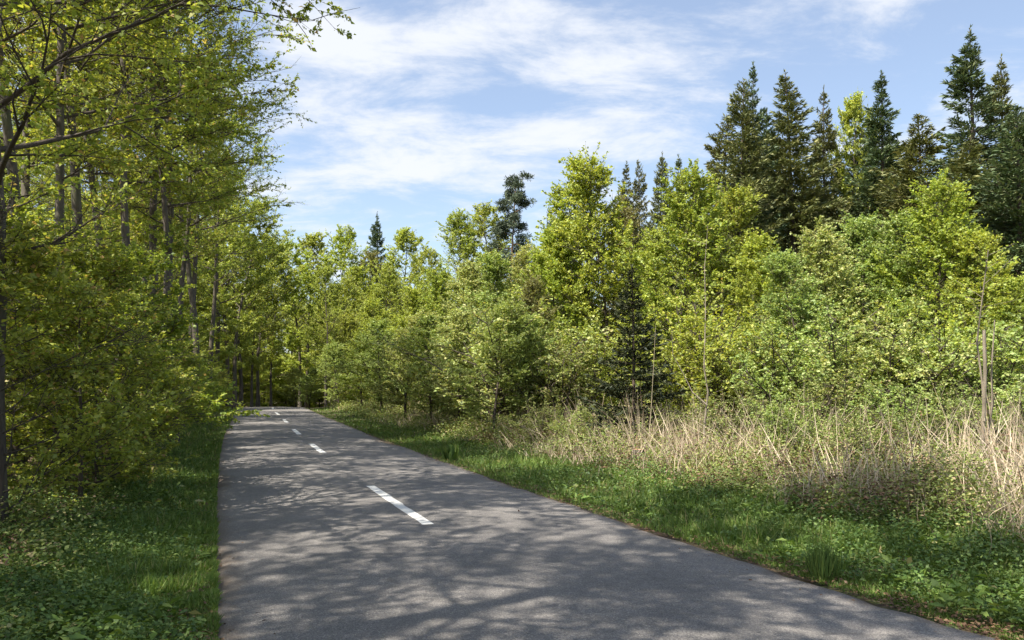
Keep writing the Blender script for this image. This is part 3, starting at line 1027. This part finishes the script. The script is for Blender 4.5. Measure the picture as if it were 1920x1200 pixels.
# ------------------------------------------------------------------ right side: broadleaves
G = 'bright spring broadleaves on the right'
for px, Z, py, key, mat, w, lab in [
    (1112, 30, 300, 'young0', 'lime_leaf', 1.0, 'bright lime green tree with ragged top left of the small far spruces'),
    (1082, 32, 335, 'young2', 'lime_leaf', 1.1, 'lime green tree pressed against the left of the ragged topped one'),
    (1040, 31, 425, 'young1', 'lime_leaf', 1.0, 'lower lime green tree on the left of the ragged topped one'),
    (1290, 26, 318, 'young2', 'yellow_leaf', 1.1, 'big yellow green tree in front of the small far spruces'),
    (1365, 27, 360, 'young0', 'yellow_leaf', 1.0, 'yellow green tree at the foot of the leftmost olive spruce'),
    (1425, 24, 440, 'young1', 'lime_leaf', 1.1, 'round yellow green tree in the middle of the right bank'),
    (1225, 29, 430, 'young1', 'lime_leaf', 0.9, 'yellow green tree behind the small dark spruce'),
    (1760, 21, 335, 'young2', 'lime_leaf', 1.05, 'bright green tree with pointed top below the tallest spruce'),
    (1690, 22, 400, 'young1', 'hazel_leaf', 1.1, 'fresh green tree left of the pointed bright green tree'),
    (1620, 23, 400, 'young0', 'hazel_leaf', 1.1, 'fresh green tree below the lone pointed spruce'),
    (1545, 22, 420, 'young2', 'sallow_leaf', 1.1, 'greyish green tree below the narrow spruce'),
    (1480, 21, 470, 'young0', 'hazel_leaf', 1.15, 'fresh green tree right of the round yellow green tree'),
    (1840, 20, 430, 'young0', 'lime_leaf', 1.1, 'yellow green tree beside the broken pale stem at right'),
    (1910, 19, 520, 'young1', 'yellow_leaf', 1.2, 'yellow green tree cut by the right picture edge'),
    (1600, 41, 185, 'far1', 'lime_leaf', 0.6, 'pale green tree squeezed between the tall spruces'),
    (985, 36, 455, 'young2', 'sallow_leaf', 1.0, 'grey green tree in front of the tall pine'),
    (930, 33, 480, 'young0', 'hazel_leaf', 1.1, 'soft green tree below the tall pine'),
    (880, 37, 490, 'young1', 'sallow_leaf', 1.1, 'soft green tree left below the tall pine'),
    (830, 42, 500, 'young2', 'yellow_leaf', 1.1, 'yellowish tree in the middle distance right of the road'),
    (775, 47, 540, 'young0', 'lime_leaf', 1.1, 'pale green tree in the middle distance nearer the road'),
    (1000, 27, 520, 'young1', 'bud_leaf', 0.9, 'brownish budding tree left of the bright lime tree'),
    (1165, 34, 380, 'young2', 'bud_leaf', 0.8, 'half bare brownish tree right of the bright lime tree'),
    (700, 60, 560, 'young1', 'lime_leaf', 1.2, 'pale green tree beside the far right verge'),
    (655, 66, 585, 'young2', 'far_leaf', 1.2, 'small tree at the far end of the right verge'),
]:
    p = at(px, Z)
    place('broadleaf_tree', key, p, height_to(py, Z, p[2]), rr(0, 6.28), lab, 'tree', G, foliage=mat, width=w, bark='twig_bark')

G = 'large trees at the far end of the road'
for px, Z, py, key, mat, w, lab in [
    (862, 68, 398, 'far0', 'far_leaf', 1.0, 'large rounded tree left of the tall pine'),
    (915, 72, 385, 'far2', 'far_leaf', 1.0, 'large rounded tree directly behind the tall pine'),
    (760, 84, 432, 'far1', 'lime_leaf', 1.0, 'tall light green tree right of the lone dark spruce top'),
    (690, 92, 470, 'far2', 'bud_leaf', 0.9, 'brownish barely leafed tree under the lone dark spruce top'),
    (642, 88, 424, 'far0', 'lime_leaf', 0.9, 'tall light green tree left of the lone dark spruce top'),
    (585, 96, 440, 'far1', 'far_leaf', 1.0, 'tall tree directly beyond the crest of the road'),
    (545, 88, 452, 'far2', 'lime_leaf', 1.0, 'tall tree over the road end, next to the left wood'),
    (648, 78, 520, 'far2', 'far_leaf', 0.9, 'green tree filling the gap right of the road end'),
    (668, 84, 500, 'far1', 'lime_leaf', 0.9, 'light green tree behind the far right verge bushes'),
    (500, 80, 440, 'far0', 'beech_leaf', 1.0, 'beech arching over the road from the left at the crest'),
    (800, 76, 470, 'far2', 'far_leaf', 0.9, 'broad tree left of the large rounded ones'),
    (725, 72, 500, 'far0', 'far_leaf', 0.9, 'broad tree between road end and the rounded trees'),
    (610, 74, 500, 'far1', 'far_leaf', 0.8, 'tree with dark trunk at the right of the road end'),
    (475, 76, 470, 'far1', 'beech_leaf', 0.8, 'thick dark trunk standing left beside the crest of the road'),
    (522, 82, 480, 'far2', 'far_leaf', 0.8, 'dark trunk in the gap beyond the crest of the road'),
]:
    p = at(px, Z)
    place('broadleaf_tree', key, p, height_to(py, Z, p[2]), rr(0, 6.28), lab, 'tree', G, foliage=mat, width=w)
# closing wood behind
for i in range(46):
    y = rr(88, 135)
    px = rr(330, 1250)
    x = (px - CX) / FPX * y
    if float(xl(y)) - 2 < x < float(xr(y)) + 2 and y < 105:
        continue
    place('broadleaf_tree', 'far%d' % R_.integers(3), (x, y, zg(x, y)), rr(14, 18.5) if px < 800 else rr(13, 17), rr(0, 6.28), 'tree of the far wood closing the view beyond the road', 'tree', 'trees of the far wood', foliage='far_leaf' if rr(0, 1) < 0.6 else 'beech_leaf')
for i in range(44):
    y = rr(80, 128)
    px = rr(380, 720)
    x = (px - CX) / FPX * y
    if float(xl(y)) - 2.5 < x < float(xr(y)) + 2.5 and y < 104:
        continue
    place('beech_sapling', 'under%d' % R_.integers(3), (x, y, zg(x, y)), rr(4.5, 9), rr(0, 6.28), 'leafy young beech in the far wood beyond the crest', 'sapling', 'young beeches of the far wood', foliage='lime_leaf' if rr(0, 1) < 0.5 else 'far_leaf', width=1.5)
for px, y, h in [(540, 108, 15), (560, 116, 16), (580, 112, 15), (600, 106, 14), (520, 118, 16), (495, 110, 15), (620, 114, 16)]:
    p = at(px, y)
    place('broadleaf_tree', 'far%d' % R_.integers(3), p, h, rr(0, 6.28), 'tree of the far wood closing the view beyond the road', 'tree', 'trees of the far wood', foliage='far_leaf')
    for k in range(2):
        p = at(px + rr(-14, 14), y - rr(2, 8))
        place('beech_sapling', 'under%d' % R_.integers(3), p, rr(5, 8), rr(0, 6.28), 'leafy young beech in the far wood beyond the crest', 'sapling', 'young beeches of the far wood', foliage='lime_leaf', width=1.6)
# wood behind the right bank
for i in range(26):
    y = rr(46, 70)
    px = rr(1000, 2000)
    x = (px - CX) / FPX * y
    place('spruce_tree', 'spruce%d' % R_.integers(4), (x, y, zg(x, y)), rr(14.5, 18) if px > 1330 else rr(10, 13), rr(0, 6.28), 'spruce of the dark plantation behind the right bank', 'tree', 'spruces deep in the right plantation', foliage='spruce_needle' if rr(0, 1) < 0.5 else 'spruce_needle_olive', width=1.3)

# bushes fringing the right verge
G = 'bushes along the right verge'
for px, Z, py, mat, w, lab in [
    (925, 23.5, 560, 'hazel_leaf', 1.15, 'tall green bush nearest the road on the right'),
    (985, 25, 590, 'hazel_leaf', 1.1, 'green bush just right of the tall bush nearest the road'),
    (860, 28.5, 580, 'sallow_leaf', 1.1, 'grey green bush just left of the tall bush nearest the road'),
    (808, 32.5, 590, 'hazel_leaf', 1.1, 'green bush third along the right verge'),
    (760, 38, 585, 'sallow_leaf', 1.2, 'pale bush fourth along the right verge'),
    (715, 44, 600, 'hazel_leaf', 1.2, 'green bush fifth along the right verge'),
    (678, 50, 620, 'lime_leaf', 1.2, 'light green bush sixth along the right verge'),
    (635, 56, 640, 'hazel_leaf', 1.2, 'bush where the right verge meets the crest'),
    (1040, 24, 640, 'bramble_leaf', 1.2, 'olive bush left of the small dark spruce'),
    (1095, 25, 600, 'yellow_leaf', 1.1, 'yellow green bush touching the small dark spruce'),
    (1270, 22, 600, 'yellow_leaf', 1.0, 'yellow green bush right of the small dark spruce'),
    (1350, 21, 590, 'lime_leaf', 1.2, 'lime green bush behind the thin bare sapling'),
    (1420, 20, 610, 'hazel_leaf', 1.1, 'green bush right of the thin bare sapling'),
    (1500, 19, 590, 'hazel_leaf', 1.3, 'broad green bush above the dead stalks'),
    (1585, 18.5, 580, 'hazel_leaf', 1.3, 'green bush behind the tallest dead stalks'),
    (1660, 18, 600, 'sallow_leaf', 1.3, 'grey green bush behind the dead stalks'),
    (1740, 18, 570, 'lime_leaf', 1.2, 'lime green bush left of the broken pale stem'),
    (1820, 17, 590, 'hazel_leaf', 1.2, 'green bush around the broken pale stem'),
    (1900, 16.5, 600, 'hazel_leaf', 1.3, 'green bush at the right picture edge'),
    (580, 66, 690, 'hazel_leaf', 1.5, 'low bush right beside the crest'),
    (555, 78, 690, 'sallow_leaf', 1.6, 'low greyish bush beyond the crest'),
]:
    p = at(px, Z)
    h = height_to(py, Z, p[2])
    if Z > 22 and px < 1000:
        place('hazel_bush', 'young%d' % R_.integers(3), p, h, rr(0, 6.28), lab, 'bush', G, foliage=mat, width=w * 1.25, bark='twig_bark')
    else:
        place('hazel_bush', 'shrub%d' % R_.integers(3), p, h, rr(0, 6.28), lab, 'bush', G, foliage=mat, width=w)
for i in range(60):
    y = rr(24, 70)
    x = float(xr(y)) + rr(4.0, 13)
    if y < 27 and 1090 < x / y * FPX + CX < 1280:
        continue
    place('hazel_bush', 'shrub%d' % R_.integers(3), (x, y, zg(x, y)), rr(2.6, 4.6), rr(0, 6.28), 'bush in the thicket behind the right verge', 'bush', 'bushes filling the right thicket',
          foliage=['hazel_leaf', 'sallow_leaf', 'lime_leaf', 'yellow_leaf', 'bramble_leaf'][int(R_.integers(5))], width=rr(1, 1.4))
for i in range(26):
    y = rr(19.5, 26)
    x = rr(5, 17)
    if x / y * FPX + CX < 1260:
        continue
    place('hazel_bush', 'shrub%d' % R_.integers(3), (x, y, zg(x, y)), rr(2.6, 4.4), rr(0, 6.28), 'bush in the thicket behind the dead stalks', 'bush', 'bushes filling the right thicket by the stalks',
          foliage=['hazel_leaf', 'sallow_leaf', 'lime_leaf', 'yellow_leaf'][int(R_.integers(4))], width=rr(1, 1.4))

G = 'low scrub among the dead stalks'
for px, Z, h, mat, lab in [
    (1385, 16.5, 1.5, 'bramble_leaf', 'low olive scrub just right of the thin bare sapling'),
    (1470, 15.0, 1.4, 'hazel_leaf', 'low green scrub left of the main stalk patch'),
    (1530, 16.5, 1.8, 'bramble_leaf', 'low olive scrub behind the main stalk patch'),
    (1690, 15.0, 1.6, 'hazel_leaf', 'low green scrub behind the densest stalks'),
    (1775, 14.0, 1.5, 'bramble_leaf', 'low olive scrub left of the pale broken stem'),
    (1905, 13.0, 1.7, 'hazel_leaf', 'low green scrub right of the pale broken stem'),
    (1262, 18.0, 1.1, 'bramble_leaf', 'low olive scrub at the foot of the small dark spruce'),
    (1085, 20.0, 1.2, 'hazel_leaf', 'low green scrub left of the foot of the small dark spruce'),
    (1010, 21.0, 1.3, 'bramble_leaf', 'low olive scrub by the tall bush nearest the road'),
    (1620, 13.2, 1.1, 'bramble_leaf', 'lowest olive scrub in the middle of the stalks')]:
    place('low_scrub', 'shrub%d' % R_.integers(3), at(px, Z), h, rr(0, 6.28), lab, 'bush', G, foliage=mat, width=rr(1.3, 1.7))

# ------------------------------------------------------------------ ground vegetation


def scatter(n, side, d0, d1, y0, y1, rng, power=2.0, bias=1.0):
    """points beside the road, denser near the viewer"""
    t = rng.uniform(0, 1, n)
    a, b = y0 ** (1 - power + 1e-6), y1 ** (1 - power + 1e-6)
    y = (a + (b - a) * t) ** (1 / (1 - power + 1e-6))
    d = d0 + (d1 - d0) * rng.uniform(0, 1, n) ** bias
    x = xl(y) - d if side < 0 else xr(y) + d
    return x, y, d


def vnoise(x, y, s, seed):
    r = np.random.default_rng(seed)
    out = 0
    for k in range(5):
        a, b, c = r.normal(0, 1, 2), r.uniform(0, 6.28), r.uniform(0.6, 1.6)
        out = out + np.sin((x * a[0] + y * a[1]) * s * c + b)
    return out / 2.6


def veg(name, parts, mat, label, cat, ratio, mid=0.45, fold=0.06, droop=0.1):
    P = np.concatenate([p[0] for p in parts])
    A = np.concatenate([p[1] for p in parts])
    Nn = np.concatenate([p[2] for p in parts])
    L = np.concatenate([p[3] for p in parts])
    W = np.concatenate([p[4] for p in parts]) if len(parts[0]) > 4 else L * ratio
    V, F = leaf_geo(P, A, Nn, L, W, mid, fold, droop)
    return tag(link(name, mesh_from(name, V, F, mat)), label, cat, kind='stuff')


rng = np.random.default_rng(11)


def blades(n, side, d0, d1, y0, y1, hmin, hmax, power=2.0, bias=1.0):
    x, y, d = scatter(n, side, d0, d1, y0, y1, rng, power, bias)
    tuft = 0.75 + 0.45 * vnoise(x, y, 2.6, 3)
    L = rng.uniform(hmin, hmax, n) * np.clip(tuft, 0.25, 1.5) * np.clip(0.45 + d * 1.1, 0.45, 1.0)
    P = np.stack([x, y, zg(x, y) - 0.01], -1)
    A = np.stack([rng.normal(0, 0.38, n) + (-0.22 if side > 0 else 0.22) * np.clip(1.2 - d, 0, 1), rng.normal(0, 0.38, n), np.ones(n)], -1)
    Nn = rng.normal(0, 1, (n, 3)) * [1, 1, 0.2]
    W = (0.006 + 0.0007 * y) * rng.uniform(0.7, 1.4, n)
    return P, A, Nn, L, W


veg('grass', [blades(60000, -1, -0.06, 1.9, 4.0, 60, 0.09, 0.22, 2.0, 1.7), blades(75000, 1, -0.10, 2.9, 5.0, 62, 0.08, 0.21)], 'grass_blade',
    'fresh green grass on both road verges', 'grass', 0.1, mid=0.35, fold=0.0, droop=0.28)


def mound(n_cl, per, side, d0, d1, y0, y1, hfun, size, rad, power=2.0):
    x, y, d = scatter(n_cl, side, d0, d1, y0, y1, rng, power)
    h = hfun(x, y, d) * rng.uniform(0.5, 1.15, n_cl)
    n = n_cl * per
    xi, yi, hi = np.repeat(x, per), np.repeat(y, per), np.repeat(h, per)
    r = rad * np.sqrt(rng.uniform(0, 1, n)) * rng.uniform(0.6, 1.2, n)
    a = rng.uniform(0, 6.283, n)
    px, py = xi + r * np.cos(a), yi + r * np.sin(a)
    top = hi * (1 - 0.55 * (r / rad) ** 2)
    pz = zg(px, py) + np.clip(top, 0.02, None) * rng.uniform(0.15, 1, n) ** 0.6
    # nothing grows out over the asphalt
    if side < 0:
        px = np.minimum(px, xl(py) - 0.04)
    else:
        px = np.maximum(px, xr(py) + 0.04)
    P = np.stack([px, py, pz], -1)
    A = np.stack([np.cos(a) + rng.normal(0, 0.6, n), np.sin(a) + rng.normal(0, 0.6, n), rng.normal(0.1, 0.4, n)], -1)
    Nn = np.array([0, 0, 1.0]) + rng.normal(0, 0.5, (n, 3))
    L = size * rng.uniform(0.6, 1.3, n) * (0.75 + 0.012 * py)
    return P, A, Nn, L


veg('ground_herbs', [mound(2100, 30, -1, 0.25, 3.2, 4.2, 45, lambda x, y, d: 0.12 + 0.20 * np.clip(d / 2, 0, 1) + 0.08 * vnoise(x, y, 1.6, 8), 0.05, 0.28),
                     mound(1700, 30, 1, 0.35, 3.6, 5.0, 50, lambda x, y, d: 0.10 + 0.26 * np.clip(d / 2.5, 0, 1) + 0.10 * vnoise(x, y, 1.6, 9), 0.05, 0.28)],
    'herb_leaf', 'dark green nettles and ivy covering the verges', 'herbs', 0.62)
veg('broad_weeds', [mound(260, 9, -1, 0.1, 2.2, 4.2, 30, lambda x, y, d: 0.16 + 0.1 * vnoise(x, y, 1.6, 31), 0.13, 0.16),
                    mound(220, 9, 1, 0.15, 3.2, 5.0, 36, lambda x, y, d: 0.18 + 0.12 * vnoise(x, y, 1.6, 32), 0.13, 0.16)],
    'grass_blade', 'broad leaved weeds dotted over both verges', 'weeds', 0.42)
veg('bramble_tangle', [mound(1900, 55, 1, 2.3, 9.5, 8.5, 30, lambda x, y, d: 0.30 + 0.62 * np.clip((d - 2) / 3, 0, 1) + 0.30 * vnoise(x, y, 1.5, 4), 0.052, 0.34, 1.6),
                       mound(600, 50, 1, 1.8, 5.0, 22, 62, lambda x, y, d: 0.45 + 0.5 * np.clip((d - 1.5) / 2, 0, 1) + 0.2 * vnoise(x, y, 1.3, 6), 0.06, 0.42, 1.4),
                       mound(600, 40, -1, 1.3, 4.5, 5.0, 45, lambda x, y, d: 0.45 + 0.25 * vnoise(x, y, 1.2, 5), 0.055, 0.33)],
    'bramble_leaf', 'olive bramble and weeds between verge and bushes', 'brambles', 0.66)
veg('dead_bracken', [mound(420, 40, 1, 2.2, 7.5, 9, 30, lambda x, y, d: 0.35 + 0.45 * np.clip((d - 2) / 3, 0, 1) + 0.25 * vnoise(x, y, 1.2, 14), 0.085, 0.40, 1.4),
                     mound(130, 36, -1, 1.6, 5, 6, 26, lambda x, y, d: 0.4 + 0.2 * vnoise(x, y, 1.2, 15), 0.07, 0.35)],
    'brown_litter', 'reddish brown dead bracken and leaves caught in the weeds', 'bracken', 0.3)


def litter(n, side, d0, d1, y0, y1, power=2.0, bias=1.0):
    x, y, d = scatter(n, side, d0, d1, y0, y1, rng, power, bias)
    z = np.where(d < 0, base_z(y) + 0.012, zg(x, y) + rng.uniform(0.0, 0.05, n))
    P = np.stack([x, y, z], -1)
    A = rng.normal(0, 1, (n, 3)) * [1, 1, 0.15]
    Nn = np.array([0, 0, 1.0]) + rng.normal(0, 0.3, (n, 3))
    return P, A, Nn, rng.uniform(0.02, 0.05, n)


veg('leaf_litter', [litter(1500, -1, -0.10, 0.35, 4.2, 40), litter(3800, 1, -0.16, 0.40, 5, 45), litter(9000, -1, 0.3, 8, 4.2, 40), litter(700, -1, -5.2, 0, 4.5, 22)],
    'brown_litter', 'brown dead leaves along the road edge and under the trees', 'dead leaves', 0.6)

# dead standing stalks: the tangle as one mass, the tall ones as individuals


def stalks(n, d0, d1, y0, y1, h0, h1, power, lean, dens=None):
    x, y, d = scatter(n, 1, d0, d1, y0, y1, rng, power)
    # they stand in matted clumps that lean one way
    nc = max(8, n // 26)
    cxs, cys, _ = scatter(nc, 1, d0, d1, y0, y1, rng, power)
    which = rng.integers(0, nc, n)
    inside = rng.uniform(0, 1, n) < 0.82
    x = np.where(inside, cxs[which] + rng.normal(0, 0.22, n), x)
    y = np.where(inside, cys[which] + rng.normal(0, 0.22, n), y)
    d = x - xr(y)
    k = d > d0 * 0.6
    x, y, d, which = x[k], y[k], d[k], which[k]
    n = len(x)
    lx, ly = rng.normal(0, 0.32, nc)[which], rng.normal(0, 0.32, nc)[which]
    ch = rng.uniform(0.55, 1.15, nc)[which]
    P = np.stack([x, y, zg(x, y)], -1)
    A = np.stack([lx + rng.normal(0, lean * 0.7, n), ly + rng.normal(0, lean * 0.7, n), np.ones(n)], -1)
    L = rng.uniform(h0, h1, n) * ch * np.clip(0.35 + (d - d0) * 0.5, 0.35, 1)
    return P, A, rng.normal(0, 1, (n, 3)) * [1, 1, 0.1], L, (0.006 + 0.0004 * y) * rng.uniform(0.7, 1.3, n)


veg('dead_stalks', [stalks(1300, 2.3, 6.0, 6.5, 11.5, 0.7, 1.7, 1.2, 0.45, 25), stalks(4200, 2.6, 8.5, 7.5, 21, 0.6, 1.7, 1.3, 0.42, 21), stalks(4600, 2.2, 6.0, 14, 32, 0.5, 1.3, 1.2, 0.5, 22),
                    stalks(700, 1.8, 5.0, 30, 60, 0.5, 1.1, 1.2, 0.5, 23)],
    'dry_stalk', 'pale dead stalks and grasses in front of the right bushes', 'stalks', 0.02, mid=0.5, fold=0.0, droop=0.2)


def stem_thing(name, pts, rad, mat, label, cat, group=None, sides=6, side_twigs=()):
    t = Tubes()
    t.add(pts, rad, sides)
    o = link(name, t.mesh(name, mat))
    # move the origin to the base
    o.data.transform(Matrix.Translation(-Vector(pts[0])))
    o.location = pts[0]
    tag(o, label, cat, group)
    for q in side_twigs:
        t2 = Tubes()
        t2.add(np.asarray(q[0]) - pts[0], q[1], 4)
        link('side_branch', t2.mesh('side_branch', mat), o)
    return o


for px, Z, top, lean, lab in [
    (1590, 12.5, 770, -30, 'tall dead stalk leaning left below the fresh green trees'),
    (1640, 12.0, 790, 25, 'tall dead stalk left of the densest stalk patch, tipped right'),
    (1555, 14, 800, 10, 'upright dead stalk left of the dense stalk patch'),
    (1700, 11, 760, -45, 'dead stalk leaning far left in the dense patch'),
    (1745, 11.5, 745, -12, 'tallest straight dead stalk left of the pale twin stems'),
    (1790, 10.5, 790, -60, 'slanting dead stalk crossing in front of the pale twin stems'),
    (1885, 10.0, 800, 20, 'dead stalk right of the pale twin stems'),
    (1460, 14.5, 815, 35, 'dead stalk leaning right near the thin bare sapling'),
    (1400, 15, 830, -15, 'short dead stalk right of the thin bare sapling'),
    (1035, 19.5, 800, -45, 'dead stalk leaning left beside the tall bush nearest the road'),
    (1055, 19.5, 775, 6, 'upright dead stalk beside the tall bush nearest the road'),
    (1215, 17.5, 610, 14, 'thin upright dead stem in front of the small dark spruce'),
    (1515, 13, 830, -70, 'dead stalk bent low towards the left of the stalk patch'),
    (1905, 9.6, 850, -50, 'dead stalk at the right picture edge falling left'),
]:
    p = at(px, Z)
    h = height_to(top, Z, p[2])
    q = np.linspace(0, 1, 6)[:, None]
    pts = p + q * np.array([lean / FPX * Z, rr(-0.2, 0.2), h]) + np.sin(q * 3.1) * np.array([rr(-0.05, 0.05), 0, 0])
    stem_thing('dead_stalk', pts, 0.009 * (1 - 0.7 * q[:, 0]), 'dry_stalk', lab, 'stalk', 'tall dead stalks on the right', 4)

# thin bare sapling with an S-bend and the pale twin stems


def pix_path(pp, Z):
    b = at(pp[0][0], Z)
    return np.array([[(x - CX) / FPX * Z, Z + 0.12 * math.sin(i), (HY - y) / FPX * Z + EYE] for i, (x, y) in enumerate(pp)])


def leafy(parent, pts, n, size, mat, seed):
    r = np.random.default_rng(seed)
    lv = Leaves()
    tb = Tubes()
    for i in range(n):
        p, d = along(pts, r.uniform(0.35, 1))
        e = p + unit(r.normal(0, 1, 3) * [1, 1, 0.4] + [0, 0, 0.5]) * r.uniform(0.25, 0.7)
        tb.add([p, e], [0.004, 0.002], 3)
        lv.twig(r, p, e, 14, size, 0.4)
    b = np.array(parent.location)
    for nm, me in (('twigs', tb.mesh('twigs', 'pale_bark')), ('foliage', lv.mesh('foliage', mat))):
        me.transform(Matrix.Translation(-Vector(b)))
        link(nm, me, parent)


pp = pix_path([(1322, 893), (1321, 850), (1324, 790), (1328, 735), (1318, 690), (1319, 640), (1322, 580), (1323, 500), (1330, 420)], 15.4)
pp[0, 2] = zg(pp[0, 0], pp[0, 1]) - 0.1
tw = pix_path([(1326, 760), (1300, 735), (1283, 700), (1262, 665), (1258, 620)], 15.4)
o = stem_thing('bare_sapling', pp, np.linspace(0.026, 0.003, 9), 'pale_bark', 'thin pale sapling with an s bend in front of the yellow green bushes', 'sapling', side_twigs=[(tw, np.linspace(0.016, 0.005, 5))])
leafy(o, pp, 26, 0.07, 'yellow_leaf', 5)
pp = pix_path([(1852, 1000), (1850, 930), (1848, 860), (1846, 780), (1840, 700), (1836, 620)], 11.2)
pp[0, 2] = zg(pp[0, 0], pp[0, 1]) - 0.1
tw = pix_path([(1846, 790), (1850, 720), (1840, 640), (1843, 560), (1846, 470)], 11.2)
o = stem_thing('broken_stem', pp, np.linspace(0.036, 0.022, 6), 'pale_bark', 'pale broken young stem among dead stalks at far right', 'sapling', side_twigs=[(tw, np.linspace(0.018, 0.006, 5))])
leafy(o, tw, 16, 0.06, 'lime_leaf', 6)
pp = pix_path([(1866, 985), (1862, 900), (1858, 830), (1862, 760), (1852, 690), (1856, 600)], 11.4)
pp[0, 2] = zg(pp[0, 0], pp[0, 1]) - 0.1
stem_thing('bare_sapling', pp, np.linspace(0.026, 0.008, 6), 'pale_bark', 'thin stem growing close to the pale broken stem at far right', 'sapling')

# grass tussock on the right verge, cut stump, broad leaved plant


def tussock(px, py, h, n, w, label, mat='herb_leaf'):
    Z = EYE * FPX / (py - HY)
    p = at(px, Z)
    r = np.random.default_rng(int(px))
    a = r.uniform(0, 6.283, n)
    out = r.uniform(0.05, 0.75, n)
    P = np.stack([np.cos(a) * 0.12 * out + r.normal(0, 0.02, n), np.sin(a) * 0.12 * out, np.zeros(n)], -1)
    A = np.stack([np.cos(a) * out + r.normal(0, 0.15, n), np.sin(a) * out + r.normal(0, 0.15, n), np.ones(n)], -1)
    Nn = np.stack([np.cos(a), np.sin(a), np.full(n, 0.4)], -1)
    V, F = leaf_geo(P, A, -Nn, h * r.uniform(0.6, 1.1, n), np.full(n, w), 0.4, 0.0, -0.3)
    o = link('grass_tussock', mesh_from('grass_tussock', V, F, mat), None, p)
    tag(o, label, 'grass tussock')


tussock(1545, 1085, 0.36, 420, 0.008, 'dark upright grass tussock on the right verge close to the road')
tussock(845, 862, 0.42, 26, 0.10, 'broad pale leaved plant at the right road edge')
p = at(1195, 16.2)
t = Tubes()
q = np.array([[0, 0, -0.05], [0, 0, 0.16], [0.01, 0, 0.30], [0.012, 0, 0.34]])
t.add(q, [0.17, 0.14, 0.13, 0.125], 10)
st = link('tree_stump', t.mesh('tree_stump', 'beech_bark'), None, p)
tag(st, 'low cut stump with reddish top in the weeds of the right verge', 'stump')
a = np.linspace(0, 2 * np.pi, 13)[:-1]
V = np.concatenate([[[0.012, 0, 0.352]], np.stack([0.012 + 0.123 * np.cos(a), 0.123 * np.sin(a), np.full(12, 0.342)], -1)])
F = np.array([[0, i + 1, (i + 1) % 12 + 1] for i in range(12)])
link('cut_face', mesh_from('cut_face', V, F, 'cut_wood'), st)
